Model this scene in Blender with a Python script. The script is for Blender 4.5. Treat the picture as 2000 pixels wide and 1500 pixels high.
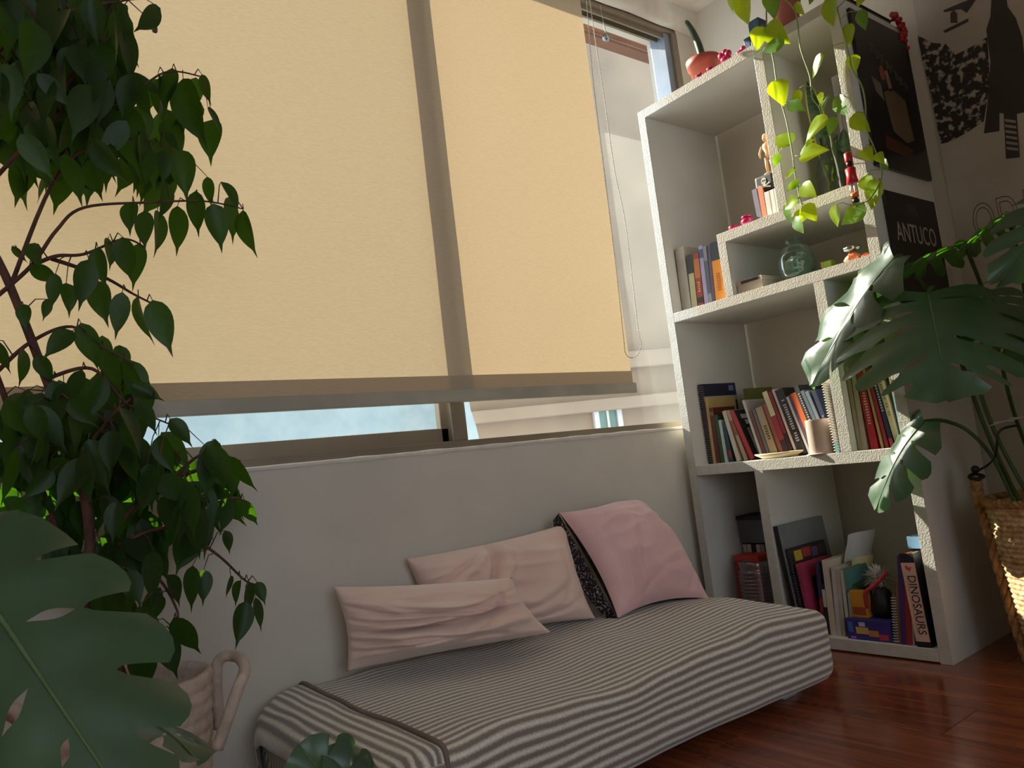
import bpy, bmesh, math, random
from mathutils import Vector, Matrix, Euler, noise
random.seed(7)
for o in list(bpy.data.objects): bpy.data.objects.remove(o)
SC = bpy.context.scene
COL = SC.collection
V = Vector
# ------------------------------------------------------------------ camera
CAM = V((-2.2180, -1.0388, 0.6808)); FPX = 1497.37
YAW, PIT, ROL = 0.6632, 0.1067, -0.1192
FW = V((math.sin(YAW)*math.cos(PIT), math.cos(YAW)*math.cos(PIT), math.sin(PIT)))
_r = V((math.cos(YAW), -math.sin(YAW), 0)); _u = _r.cross(FW)
RT = _r*math.cos(ROL) + _u*math.sin(ROL); UP = _u*math.cos(ROL) - _r*math.sin(ROL)
cd = bpy.data.cameras.new('camera'); cam = bpy.data.objects.new('camera', cd); COL.objects.link(cam)
cd.sensor_width = 36; cd.lens = FPX/2000*36; cd.clip_start = .02
M = Matrix.Identity(4)
for i in range(3): M[i][0] = RT[i]; M[i][1] = UP[i]; M[i][2] = -FW[i]; M[i][3] = CAM[i]
cam.matrix_world = M; SC.camera = cam
def ray(px, py): return FW + RT*((px-1000)/FPX) + UP*((750-py)/FPX)
def at(px, py, ax, val):          # the point of a real plane (x, y or z = val) that a pixel looks at
    d = ray(px, py); k = 'xyz'.index(ax); return CAM + d*((val-CAM[k])/d[k])
def dist(px, py, d): return CAM + ray(px, py)*d
# ------------------------------------------------------------------ light
w = bpy.data.worlds.new('sky'); SC.world = w; w.use_nodes = True
bg = w.node_tree.nodes['Background']; bg.inputs[0].default_value = (0.76, 0.87, 1.0, 1); bg.inputs[1].default_value = 1.55
sd = bpy.data.lights.new('sun', 'SUN'); sun = bpy.data.objects.new('sun', sd); COL.objects.link(sun)
sd.energy = 10.0; sd.angle = .009; sd.color = (1, .93, .80)
sun.rotation_euler = V((.19, -1, -.6)).to_track_quat('-Z', 'Y').to_euler()
SC.view_settings.view_transform = 'Standard'; SC.view_settings.look = 'None'
SC.view_settings.exposure = 0.8; SC.view_settings.gamma = 1; SC.view_settings.use_curve_mapping = False

# ------------------------------------------------------------------ materials
def lin(c):
    return tuple(((x/255)/12.92 if x/255 <= .04045 else ((x/255+.055)/1.055)**2.4) for x in c) + (1,)
MATS = {}
def mat(name, c, rough=.6, c2=None, scale=8, bump=0, bscale=60, metal=0, spec=.5, stretch=None, sheen=0, coat=0, trans=0, tcol=None):
    if name in MATS: return MATS[name]
    m = bpy.data.materials.new(name); m.use_nodes = True; nt = m.node_tree; N = nt.nodes; L = nt.links
    p = N['Principled BSDF']; p.inputs['Roughness'].default_value = rough; p.inputs['Metallic'].default_value = metal
    p.inputs['Specular IOR Level'].default_value = spec; p.inputs['Base Color'].default_value = lin(c)
    p.inputs['Sheen Weight'].default_value = sheen; p.inputs['Coat Weight'].default_value = coat
    tc = N.new('ShaderNodeTexCoord'); mp = N.new('ShaderNodeMapping'); L.new(tc.outputs['Object'], mp.inputs[0])
    if stretch: mp.inputs['Scale'].default_value = stretch
    if c2 is None: c2 = tuple(x*.88 for x in c)
    n = N.new('ShaderNodeTexNoise'); n.inputs['Scale'].default_value = scale; n.inputs['Detail'].default_value = 4
    L.new(mp.outputs[0], n.inputs['Vector'])
    r = N.new('ShaderNodeValToRGB'); r.color_ramp.elements[0].position = .35; r.color_ramp.elements[1].position = .68
    r.color_ramp.elements[0].color = lin(c2); r.color_ramp.elements[1].color = lin(c)
    L.new(n.outputs['Fac'], r.inputs[0]); L.new(r.outputs[0], p.inputs['Base Color'])
    if bump:
        n2 = N.new('ShaderNodeTexNoise'); n2.inputs['Scale'].default_value = bscale; n2.inputs['Detail'].default_value = 3
        L.new(mp.outputs[0], n2.inputs['Vector'])
        b = N.new('ShaderNodeBump'); b.inputs['Strength'].default_value = bump; b.inputs['Distance'].default_value = .004
        L.new(n2.outputs['Fac'], b.inputs['Height']); L.new(b.outputs[0], p.inputs['Normal'])
    if trans:
        t = N.new('ShaderNodeBsdfTranslucent'); mx = N.new('ShaderNodeMixShader'); mx.inputs[0].default_value = trans
        if tcol: t.inputs[0].default_value = lin(tcol)
        else: L.new(r.outputs[0], t.inputs[0])
        L.new(p.outputs[0], mx.inputs[1]); L.new(t.outputs[0], mx.inputs[2]); L.new(mx.outputs[0], N['Material Output'].inputs[0])
    MATS[name] = m; return m
def flat(c, rough=.55, **k): return mat('c_%d_%d_%d_%d' % (c[0], c[1], c[2], int(rough*100)), c, rough, **k)
def glassmat(name, tint=(255, 255, 255), refl=.08, rough=.02, fs=.7, body=None, bw=.3):
    if name in MATS: return MATS[name]
    m = bpy.data.materials.new(name); m.use_nodes = True; nt = m.node_tree; N = nt.nodes; L = nt.links
    N.remove(N['Principled BSDF'])
    t = N.new('ShaderNodeBsdfTransparent'); t.inputs[0].default_value = lin(tint)
    g = N.new('ShaderNodeBsdfGlossy'); g.inputs['Roughness'].default_value = rough
    lw = N.new('ShaderNodeLayerWeight'); lw.inputs[0].default_value = .25
    ma = N.new('ShaderNodeMath'); ma.operation = 'MULTIPLY_ADD'; ma.inputs[1].default_value = fs; ma.inputs[2].default_value = refl
    ma.use_clamp = True
    L.new(lw.outputs['Fresnel'], ma.inputs[0])
    mx = N.new('ShaderNodeMixShader'); L.new(ma.outputs[0], mx.inputs[0]); L.new(t.outputs[0], mx.inputs[1]); L.new(g.outputs[0], mx.inputs[2])
    out = mx
    if body:
        d = N.new('ShaderNodeBsdfTranslucent'); d.inputs[0].default_value = lin(body); d2 = N.new('ShaderNodeBsdfDiffuse'); d2.inputs[0].default_value = lin(body)
        dm = N.new('ShaderNodeMixShader'); L.new(d.outputs[0], dm.inputs[1]); L.new(d2.outputs[0], dm.inputs[2])
        out = N.new('ShaderNodeMixShader'); out.inputs[0].default_value = bw; L.new(mx.outputs[0], out.inputs[1]); L.new(dm.outputs[0], out.inputs[2])
    L.new(out.outputs[0], N['Material Output'].inputs[0]); MATS[name] = m; return m

WALL = mat('wall_paint', (216, 208, 195), .75, (205, 196, 182), 3, .12, 40)
CEIL = mat('ceiling_plaster', (226, 220, 210), .85, (196, 186, 174), 6, .5, 14)
WHITE = mat('white_laminate', (222, 219, 210), .45, (214, 210, 200), 5, .05, 90)
EMB = mat('embossed_edging', (192, 186, 176), .3, (182, 175, 163), 30, .35, 190, coat=.6)
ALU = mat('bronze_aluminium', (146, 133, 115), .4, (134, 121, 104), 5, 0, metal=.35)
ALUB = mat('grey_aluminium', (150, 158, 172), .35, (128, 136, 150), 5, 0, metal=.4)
TERRA = mat('terracotta', (192, 98, 74), .55, (170, 80, 58), 9)
BARK = mat('ficus_bark', (104, 66, 52), .8, (70, 44, 36), 30, .4, 80)
STEMG = mat('green_stem', (70, 96, 44), .5, (52, 76, 34), 20)
FIC = mat('ficus_leaf', (40, 60, 28), .42, (28, 44, 20), 14, .1, 40, spec=.3, trans=.30, tcol=(88, 144, 22))
MON = mat('monstera_leaf', (78, 94, 78), .34, (58, 74, 60), 7, .12, 25, trans=.22, tcol=(96, 190, 16))
MONV = mat('monstera_midrib', (96, 118, 78), .5, (80, 104, 60), 20)
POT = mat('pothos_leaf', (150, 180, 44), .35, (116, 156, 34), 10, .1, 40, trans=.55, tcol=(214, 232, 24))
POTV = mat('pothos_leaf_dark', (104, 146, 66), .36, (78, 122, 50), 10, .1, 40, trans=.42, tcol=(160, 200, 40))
VINE = mat('pothos_vine', (140, 156, 84), .5, (112, 128, 62), 30)
PILB = mat('blush_velvet', (240, 208, 192), .85, (230, 194, 178), 6, .15, 180, sheen=.5)
PILP = mat('pink_velvet', (236, 192, 190), .85, (224, 176, 174), 6, .15, 180, sheen=.5)
ROPE = mat('seagrass', (176, 132, 78), .8, (120, 82, 42), 45, .5, 90)
COTTON = mat('cotton_rope', (206, 186, 170), .9, (180, 160, 146), 40, .5, 90)
BLACK = mat('black_plastic', (20, 19, 20), .45, (14, 13, 14), 9)
PAGES = mat('book_pages', (206, 194, 168), .9, (180, 166, 140), 60, .2, 200, stretch=(1, 12, 1))
GLASS = glassmat('clear_glass', (247, 250, 249), .0, .05, .10)
GREENGL = glassmat('green_glass', (214, 238, 228), .05, .08, .5, (120, 158, 144), .22)
BOTTLE = glassmat('bottle_glass', (190, 214, 190), .12, .03)

# ------------------------------------------------------------------ mesh helpers
class MB:
    def __init__(s): s.v = []; s.f = []; s.uv = None
    def add(s, vs, fs):
        b = len(s.v); s.v += [V(x) for x in vs]; s.f += [tuple(i+b for i in f) for f in fs]; return s
    def box(s, x0, x1, y0, y1, z0, z1):
        vs = [(x, y, z) for x in (x0, x1) for y in (y0, y1) for z in (z0, z1)]
        return s.add(vs, [(0, 1, 3, 2), (4, 6, 7, 5), (0, 4, 5, 1), (2, 3, 7, 6), (0, 2, 6, 4), (1, 5, 7, 3)])
    def grid(s, P, closed_u=False, closed_v=False):      # P[i][j]
        n, m = len(P), len(P[0]); b = len(s.v)
        for r in P: s.v += [V(x) for x in r]
        for i in range(n if closed_u else n-1):
            for j in range(m if closed_v else m-1):
                a = i*m+j; c = ((i+1) % n)*m+j; d = ((i+1) % n)*m+(j+1) % m; e = i*m+(j+1) % m
                s.f.append((b+a, b+c, b+d, b+e))
        return s
    def lathe(s, prof, n=32, c=(0, 0, 0), mod=None, caps=(True, True)):
        P = []
        for k, (r, z) in enumerate(prof):
            row = []
            for j in range(n):
                a = 2*math.pi*j/n; rr = r*(mod(a, z) if mod else 1)
                row.append((c[0]+rr*math.cos(a), c[1]+rr*math.sin(a), c[2]+z))
            P.append(row)
        b = len(s.v); s.grid(P, False, True)
        if caps[0]: s.f.append(tuple(b+j for j in range(n))[::-1])
        if caps[1]: s.f.append(tuple(b+(len(prof)-1)*n+j for j in range(n)))
        return s
    def tube(s, pts, r, n=8, caps=True):
        pts = [V(p) for p in pts]; P = []; prev = None
        for i, p in enumerate(pts):
            t = (pts[min(i+1, len(pts)-1)]-pts[max(i-1, 0)]).normalized()
            if prev is None:
                a = t.cross(V((0, 0, 1)));  a = a if a.length > .05 else t.cross(V((1, 0, 0)))
            else: a = prev-t*prev.dot(t)
            a.normalize(); prev = a; bb = t.cross(a)
            rr = r[i] if isinstance(r, (list, tuple)) else r
            P.append([p+(a*math.cos(2*math.pi*k/n)+bb*math.sin(2*math.pi*k/n))*rr for k in range(n)])
        b = len(s.v); s.grid(P, False, True)
        if caps:
            s.f.append(tuple(b+j for j in range(n))); s.f.append(tuple(b+(len(P)-1)*n+j for j in range(n))[::-1])
        return s
    def ball(s, c, r, n=10, m=7, sq=(1, 1, 1)):
        prof = []
        P = [[(c[0]+r*sq[0]*math.sin(math.pi*i/m)*math.cos(2*math.pi*j/n), c[1]+r*sq[1]*math.sin(math.pi*i/m)*math.sin(2*math.pi*j/n), c[2]-r*sq[2]*math.cos(math.pi*i/m)) for j in range(n)] for i in range(m+1)]
        return s.grid(P, False, True)
    def xf(s, M):
        s.v = [M @ x for x in s.v]; return s
    def mesh(s, name, smooth=False, bevel=0, fix=True):
        me = bpy.data.meshes.new(name); me.from_pydata(s.v, [], s.f)
        if fix or bevel:
            bm = bmesh.new(); bm.from_mesh(me); bmesh.ops.remove_doubles(bm, verts=bm.verts, dist=1e-5)
            bmesh.ops.recalc_face_normals(bm, faces=bm.faces)
            if bevel: bmesh.ops.bevel(bm, geom=list(bm.edges), offset=bevel, segments=2, profile=.6, affect='EDGES', clamp_overlap=True)
            bm.to_mesh(me); bm.free()
        if smooth: me.polygons.foreach_set('use_smooth', [True]*len(me.polygons))
        me.update(); return me
ROOT = {}
def tag(o, label, cat, group=None, kind=None):
    if label: o['label'] = label
    if cat: o['category'] = cat
    if group: o['group'] = group
    if kind: o['kind'] = kind
    return o
def thing(name, loc, label, cat, group=None, rot=None):
    o = bpy.data.objects.new(name, None); o.empty_display_size = .05; COL.objects.link(o)
    o.location = loc
    if rot: o.rotation_euler = rot
    m = Matrix.LocRotScale(V(loc), Euler(rot) if rot else None, None); ROOT[o.name] = m.inverted()
    return tag(o, label, cat, group)
def put(name, me, material, parent=None, local=False, M=None, label=None):
    # verts are in world space unless local (then they are in the thing's own frame)
    o = bpy.data.objects.new(name, me); COL.objects.link(o)
    if material is not None and not len(me.materials): me.materials.append(material)
    if M is not None: o.matrix_basis = M
    if parent is not None:
        o.parent = parent
        if not local and parent.name in ROOT: o.matrix_parent_inverse = ROOT[parent.name]
    if label: o['label'] = label
    return o
def struct(name, me, material):
    o = put(name, me, material); o['kind'] = 'structure'; return o
def boxm(name, x0, x1, y0, y1, z0, z1, bevel=0): return MB().box(x0, x1, y0, y1, z0, z1).mesh(name, bevel=bevel)
def base_obj(name, me, material, label, cat, group=None):   # single-mesh thing with its origin at its base centre
    xs = [v.co for v in me.vertices]; c = V((sum(v.x for v in xs)/len(xs), sum(v.y for v in xs)/len(xs), min(v.z for v in xs)))
    me.transform(Matrix.Translation(-c)); o = put(name, me, material); o.location = c; return tag(o, label, cat, group)
def spline(pts, n=8):
    pts = [V(p) for p in pts]; out = []
    for i in range(len(pts)-1):
        p0 = pts[max(i-1, 0)]; p1 = pts[i]; p2 = pts[i+1]; p3 = pts[min(i+2, len(pts)-1)]
        for k in range(n):
            t = k/n; out.append(.5*((2*p1)+(p2-p0)*t+(2*p0-5*p1+4*p2-p3)*t*t+(3*p1-p0-3*p2+p3)*t**3))
    out.append(pts[-1]); return out
def textmesh(txt, size, extrude=.0004, align='CENTER', outline=0):
    c = bpy.data.curves.new('t', 'FONT'); c.body = txt; c.size = size; c.extrude = extrude; c.align_x = align; c.align_y = 'CENTER'; c.resolution_u = 3
    o = bpy.data.objects.new('t', c); COL.objects.link(o)
    dg = bpy.context.evaluated_depsgraph_get(); me = bpy.data.meshes.new_from_object(o.evaluated_get(dg))
    bpy.data.objects.remove(o); bpy.data.curves.remove(c); me.materials.clear(); return me

# ================================================================== SETTING
YW, XR, ZC = .8615, .465, 2.51
X0, Y0 = -3.4, -3.3
XJ = .30; ZS = .754; ZT = 2.415           # window opening: left edge X0+.2, right XJ, sill, top
struct('wall_window', MB().box(X0, XR+.15, YW, YW+.16, -.1, ZS).box(X0, XR+.15, YW, YW+.16, ZT+.03, ZC+.1)
       .box(.366, XR+.15, YW, YW+.16, ZS, ZT+.03).box(X0, X0+.2, YW, YW+.16, ZS, ZT+.03).mesh('wall_window', fix=False), WALL)
struct('wall_right', boxm('wall_right', XR, XR+.12, Y0, YW, -.1, ZC+.1), WALL)
struct('wall_left', boxm('wall_left', X0-.12, X0, Y0, YW+.1, -.1, ZC+.1), WALL)
struct('wall_back', MB().box(X0, XR, Y0-.12, Y0, -.1, .5).box(X0, XR, Y0-.12, Y0, 2.3, ZC+.1).box(X0, -3.3, Y0-.12, Y0, .5, 2.3)
       .box(-1.0, XR, Y0-.12, Y0, .5, 2.3).mesh('wall_back', fix=False), WALL)  # opening behind the camera is added to let in fill light
struct('wall_light_blocker', boxm('wall_light_blocker', -.5, XR, -1.06, -.95, -.1, ZC+.1), WALL)  # unseen wall added to block fill light from the right wall
struct('ceiling', boxm('ceiling', X0-.1, XR+.1, Y0-.1, YW+.1, ZC, ZC+.1), CEIL)
# plaster band above the window, uneven lower edge
mb = MB(); n = 60; rows = []
for i in range(n+1):
    x = X0+(XR-X0)*i/n; e = .012*noise.noise(V((x*6, 0, 0)))
    rows.append([(x, YW-.001, ZT+.012+e*.4), (x, YW-.03-e*.6, ZT+.02+e), (x, YW-.045-e, ZC-.03+e), (x, YW-.05, ZC)])
mb.grid(rows); struct('trim_1', mb.mesh('trim', smooth=True), CEIL)
# rough plaster bead along the sill
rows = []; n = 220
for i in range(n+1):
    x = X0+.2+(XR-X0-.2)*i/n; e = abs(noise.noise(V((x*9, 3, 0))))*.006+.003
    rows.append([(x, YW-.002, ZS-.006-e), (x, YW-.006-e*.4, ZS-.002), (x, YW-.003, ZS+e*.6), (x, YW+.02, ZS+.002)])
struct('trim_2', MB().grid(rows).mesh('trim', smooth=True), mat('filler', (232, 226, 214), .9, (220, 212, 198), 20, .4, 60))
# floor: base slab and laminate planks along y
fl = struct('floor', boxm('floor', X0-.1, XR+.1, Y0-.1, YW+.1, -.1, -.012), mat('underlay', (40, 24, 16), .9))
def woodmat():
    m = bpy.data.materials.new('red_laminate'); m.use_nodes = True; nt = m.node_tree; N = nt.nodes; L = nt.links; p = N['Principled BSDF']
    tc = N.new('ShaderNodeTexCoord'); mp = N.new('ShaderNodeMapping'); mp.inputs['Scale'].default_value = (14, .9, 1); L.new(tc.outputs['Object'], mp.inputs[0])
    oi = N.new('ShaderNodeObjectInfo'); vm = N.new('ShaderNodeVectorMath'); vm.operation = 'SCALE'; vm.inputs[0].default_value = (7, 13, 5); L.new(oi.outputs['Random'], vm.inputs['Scale'])
    va = N.new('ShaderNodeVectorMath'); L.new(mp.outputs[0], va.inputs[0]); L.new(vm.outputs[0], va.inputs[1])
    n = N.new('ShaderNodeTexNoise'); n.inputs['Scale'].default_value = 2.2; n.inputs['Detail'].default_value = 7; n.inputs['Distortion'].default_value = .8; L.new(va.outputs[0], n.inputs['Vector'])
    r = N.new('ShaderNodeValToRGB'); r.color_ramp.elements[0].position = .3; r.color_ramp.elements[1].position = .72
    r.color_ramp.elements[0].color = lin((104, 48, 28)); r.color_ramp.elements[1].color = lin((160, 86, 52)); L.new(n.outputs['Fac'], r.inputs[0])
    L.new(r.outputs[0], p.inputs['Base Color']); p.inputs['Roughness'].default_value = .2; p.inputs['Coat Weight'].default_value = .3; p.inputs['Coat Roughness'].default_value = .12
    return m
WOOD = woodmat(); pw, pl = .192, 1.21
pm = MB().box(0, pw-.0012, 0, pl-.0012, -.012, 0).mesh('plank', bevel=.0012)
i = 0; x = XR-pw
while x > X0-pw:
    y = Y0-(i*.43 % pl)
    while y < YW:
        if y+pl < YW+.02 or True:
            put('plank', pm, WOOD, fl, M=Matrix.Translation((x, y, 0)))
        y += pl
    x -= pw; i += 1
struct('baseboard_right', boxm('baseboard', XR-.012, XR, Y0, -.0, 0, .07, .003), WHITE)

# ---- window: fixed frame, mullion, sashes, panes
win = struct('window_1', MB().box(X0+.2, XJ+.066, YW+.004, YW+.09, ZS+.001, ZS+.022).box(X0+.2, XJ+.066, YW+.004, YW+.09, ZT-.005, ZT+.03).mesh('window_1', bevel=.002), ALU)
put('track', MB().box(X0+.2, XJ, YW+.02, YW+.028, ZT-.028, ZT-.004).box(X0+.2, XJ, YW+.05, YW+.058, ZT-.03, ZT-.004).mesh('track'), ALU, win)
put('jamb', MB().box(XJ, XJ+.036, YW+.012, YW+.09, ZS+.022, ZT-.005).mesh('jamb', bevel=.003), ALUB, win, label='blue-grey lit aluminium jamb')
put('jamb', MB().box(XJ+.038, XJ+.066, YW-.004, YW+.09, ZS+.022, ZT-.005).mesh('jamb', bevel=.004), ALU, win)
put('mullion', boxm('mullion', -.972, -.918, YW+.006, YW+.085, ZS+.022, ZT-.005, .003), ALU, win)
def sash(x0, x1, y0, h):
    s = put('sash', MB().box(x0, x1, y0, y0+.026, ZS+.022, ZS+.022+h).box(x0, x1, y0, y0+.026, ZT-.05, ZT-.006)
            .box(x0, x0+.03, y0, y0+.026, ZS+.022, ZT-.006).box(x1-.03, x1, y0, y0+.026, ZS+.022, ZT-.006).mesh('sash', bevel=.002), ALU, win)
    put('pane', boxm('pane', x0+.025, x1-.025, y0+.011, y0+.015, ZS+.02+h, ZT-.04), glassmat('dimming_glass', (236, 240, 240), .0, .05, .10), s)  # grey glass tint added to dim the left part of the blind
sash(-3.15, -.965, YW+.03, .042)
put('pane', boxm('pane', -.925, XJ+.005, YW+.045, YW+.049, ZS+.02, ZT-.004), GLASS, win)
# ---- outside: neighbouring rendered wall with ledges, tarp, eave board
nw_c = dist(1130, 800, 1)-CAM; nw_c = CAM+nw_c*4.6; dv = V((.93, -.37, 0)).normalized(); nv = V((-.37, -.93, 0)).normalized()
def nwp(s, z, o=0): return V((nw_c.x, nw_c.y, 0))+dv*s+nv*o+V((0, 0, z))
def nbox(mb, s0, s1, z0, z1, o0, o1):
    b = [nwp(s, z, o) for s in (s0, s1) for o in (o0, o1) for z in (z0, z1)]
    return mb.add(b, [(0, 1, 3, 2), (4, 6, 7, 5), (0, 4, 5, 1), (2, 3, 7, 6), (0, 2, 6, 4), (1, 5, 7, 3)])
OUTW = mat('outdoor_render', (172, 150, 128), .9, (146, 127, 110), 1.6, .2, 20)
nb = thing('neighbour_building', nwp(0, 0), 'beige rendered building wall with ledges outside the uncovered window strip', 'building')
put('wall', nbox(MB(), -1.0, 5, -2, 7, -.2, 0).mesh('wall'), OUTW, nb)
for px, py, h in ((1270, 702, .10), (1180, 792, .07)):
    # heights of the ledges on that wall
    d = ray(px, py); t = (nw_c-CAM).dot(nv)/d.dot(nv); z = (CAM+d*t).z
    put('ledge', nbox(MB(), -1.0, 5, z-h/2, z+h/2, 0, .09).mesh('ledge', bevel=.01), OUTW, nb)
d = ray(1185, 815); t = (nw_c-CAM).dot(nv)/d.dot(nv); q = CAM+d*t; s0 = (q-nwp(0, 0)).dot(dv)
wf = put('window', nbox(nbox(MB(), s0-.09, s0-.06, q.z-.5, q.z+.10, 0, .03), s0+.06, s0+.09, q.z-.5, q.z+.10, 0, .03).mesh('window'), flat((225, 225, 222)), nb)
put('pane', nbox(MB(), s0-.06, s0+.06, q.z-.5, q.z+.1, 0, .012).mesh('pane'), flat((120, 148, 140), .2), wf)
put('window_bar', nbox(MB(), s0-.006, s0+.008, q.z-.5, q.z+.1, .012, .02).mesh('window_bar'), flat((235, 232, 215)), wf)
ev = at(1220, 62, 'y', 1.2)
e = thing('eave_board', (0, 1.2, ev.z), 'weathered brown wooden eave board outside the top of the window', 'board')
put('board', boxm('board', -1.2, 1.6, 1.2, 1.24, ev.z-.03, ev.z+.06, .004), mat('eave_wood', (150, 96, 66), .8, (112, 66, 44), 6, .3, 30, stretch=(1, 8, 8)), e)
put('soffit', boxm('soffit', -1.2, 1.6, 1.24, 1.30, ev.z-.045, ev.z-.03), mat('eave_wood2', (128, 84, 62), .8), e)
rows = []
for i in range(60):
    x = -4.2+3.78*i/59
    rows.append([(x, 1.55+.03*math.sin(i*.9+k*.5)+.05*noise.noise(V((x*2, k*.3, 0))), .45+.62*k/9) for k in range(10)])
base_obj('plastic_sheet', MB().grid(rows).mesh('plastic_sheet', smooth=True), mat('white_tarp', (148, 160, 168), .35, (96, 116, 132), 9, .5, 16, trans=.45, tcol=(122, 138, 148)),
         'crumpled pale blue-white plastic sheet outside below the blind', 'sheet')

# ================================================================== ROLLER BLIND
YB = .838; xl, xr = -3.1, -.213; zb = .925
bl = thing('roller_blind', (-1.6, YB, zb), 'beige roller blind lowered over most of the window', 'blind')
def blindmat(name, tr, c, tcol):
    m = bpy.data.materials.new(name); m.use_nodes = True; nt = m.node_tree; N = nt.nodes; L = nt.links; N.remove(N['Principled BSDF'])
    tc = N.new('ShaderNodeTexCoord'); n1 = N.new('ShaderNodeTexNoise'); n1.inputs['Scale'].default_value = 60; n1.inputs['Detail'].default_value = 5
    mp = N.new('ShaderNodeMapping'); mp.inputs['Scale'].default_value = (1, 1, 6); L.new(tc.outputs['Object'], mp.inputs[0]); L.new(mp.outputs[0], n1.inputs['Vector'])
    wv = N.new('ShaderNodeTexWave'); wv.bands_direction = 'Z'; wv.inputs['Scale'].default_value = 160; wv.inputs['Distortion'].default_value = .3; L.new(tc.outputs['Object'], wv.inputs['Vector'])
    ad = N.new('ShaderNodeMath'); ad.operation = 'MULTIPLY_ADD'; ad.inputs[1].default_value = .35; L.new(wv.outputs['Fac'], ad.inputs[0]); L.new(n1.outputs['Fac'], ad.inputs[2])
    def ramp(a, b):
        r = N.new('ShaderNodeValToRGB'); r.color_ramp.elements[0].color = lin(a); r.color_ramp.elements[1].color = lin(b)
        r.color_ramp.elements[0].position = .3; r.color_ramp.elements[1].position = .95; L.new(ad.outputs[0], r.inputs[0]); return r
    d = N.new('ShaderNodeBsdfDiffuse'); t = N.new('ShaderNodeBsdfTranslucent'); mx = N.new('ShaderNodeMixShader'); mx.inputs[0].default_value = tr
    L.new(ramp(tuple(x*.92 for x in c), c).outputs[0], d.inputs[0]); L.new(ramp(tuple(x*.93 for x in tcol), tcol).outputs[0], t.inputs[0])
    L.new(d.outputs[0], mx.inputs[1]); L.new(t.outputs[0], mx.inputs[2]); L.new(mx.outputs[0], N['Material Output'].inputs[0]); return m
FAB = blindmat('blind_fabric', .145, (206, 190, 164), (226, 194, 150)); HEM = blindmat('blind_hem', .16, (196, 182, 158), (210, 182, 142))
def sheet(x0, x1, z0, z1, y, nx=60, nz=30, sk=.03):
    return MB().grid([[(x0+(x1-x0)*i/nx+(sk*(z1-.9)/1.5*0), y+.003*noise.noise(V((i*.2, k*.15, 1))), z0+(z1-z0)*k/nz) for k in range(nz+1)] for i in range(nx+1)])
put('fabric', sheet(xl, xr, zb, 2.40, YB).mesh('fabric', smooth=True), FAB, bl)
put('hem', sheet(xl, xr, zb-.004, zb+.042, YB-.004, 60, 4).mesh('hem', smooth=True), HEM, bl)
put('bottom_bar', MB().box(xl, xr+.010, YB-.011, YB+.007, zb-.038, zb).mesh('bottom_bar', bevel=.004), mat('blind_bar', (188, 180, 162), .5), bl)
put('roller', MB().tube([(xl, YB-.005, 2.405), (xr+.02, YB-.005, 2.405)], .019, 16).mesh('roller', smooth=True), FAB, bl)
# bead chain loop
top = at(1140, 0, 'y', YB-.02); top2 = at(1152, 0, 'y', YB-.02)
c1 = [at(*p, 'y', YB-.02) for p in ((1144, -14), (1158, 150), (1180, 330), (1203, 520), (1218, 660), (1222, 690), (1234, 699), (1247, 690), (1252, 670), (1246, 640), (1222, 440), (1200, 330), (1180, 190), (1160, 60), (1150, -14))]
sp = spline(c1, 14); mbc = MB(); acc = 0; last = sp[0]
for p in sp[1:]:
    while (p-last).length > .0075:
        last = last+(p-last).normalized()*.0075; mbc.ball(last, .0024, 6, 4)
ch = put('bead_chain', mbc.mesh('bead_chain', smooth=True), flat((226, 220, 208), .4), bl); ch['kind'] = 'stuff'
put('cord', MB().tube(sp, .0008, 5).mesh('cord'), flat((210, 204, 192)), bl)
# hanging glass drop
pc = at(1184, 74, 'y', YB-.01)
dr = thing('glass_pendant', pc-V((0, 0, .016)), 'clear glass ball pendant hanging beside the blind edge', 'ornament')
put('ball', MB().lathe([(.0005, -.0165), (.009, -.0145), (.015, -.006), (.0165, 0), (.0145, .007), (.009, .013), (.004, .018), (.002, .024)], 20, pc).mesh('ball', smooth=True), glassmat('crystal', (214, 230, 228), .25, .05), dr)
put('ribbon', MB().tube([pc+V((0, 0, .022)), pc+V((-.002, 0, .04)), pc+V((-.004, 0, .062))], [.0022, .003, .002], 6).mesh('ribbon'), flat((240, 236, 226)), dr)
put('thread', MB().tube([pc+V((-.004, 0, .06)), pc+V((-.008, .0, .13))], .0006, 5).mesh('thread'), flat((230, 226, 220)), dr)

# ================================================================== BOOKCASE
T = .034; SD = .425
bk = thing('bookcase', (.2, .41, 0), 'tall white open bookcase with embossed edges against the right wall', 'bookcase')
def board(name, y0, y1, z0, z1):
    b = put(name, boxm(name, .002, SD, y0, y1, z0, z1, .0008), WHITE, bk)
    put('edging', boxm('edging', -.0005, .0022, y0+.0004, y1-.0004, z0+.0004, z1-.0004, .0008), EMB, b, label='embossed white edging strip')
    return b
board('side_panel', .786, .82, 0, 1.968); board('side_panel', 0, T, 0, 1.968)
board('top_panel', T, .786, 1.934, 1.968); board('bottom_panel', T, .786, .004, .039)
board('shelf', T, .786, 1.136, 1.171); board('shelf', T, .786, .569, .6045); board('shelf', T, .549, 1.360, 1.396)
board('divider', .515, .549, 1.171, 1.360); board('divider', .267, .301, 1.396, 1.934)
board('divider', .186, .222, .6045, 1.136); board('divider', .507, .541, .039, .569)

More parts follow.
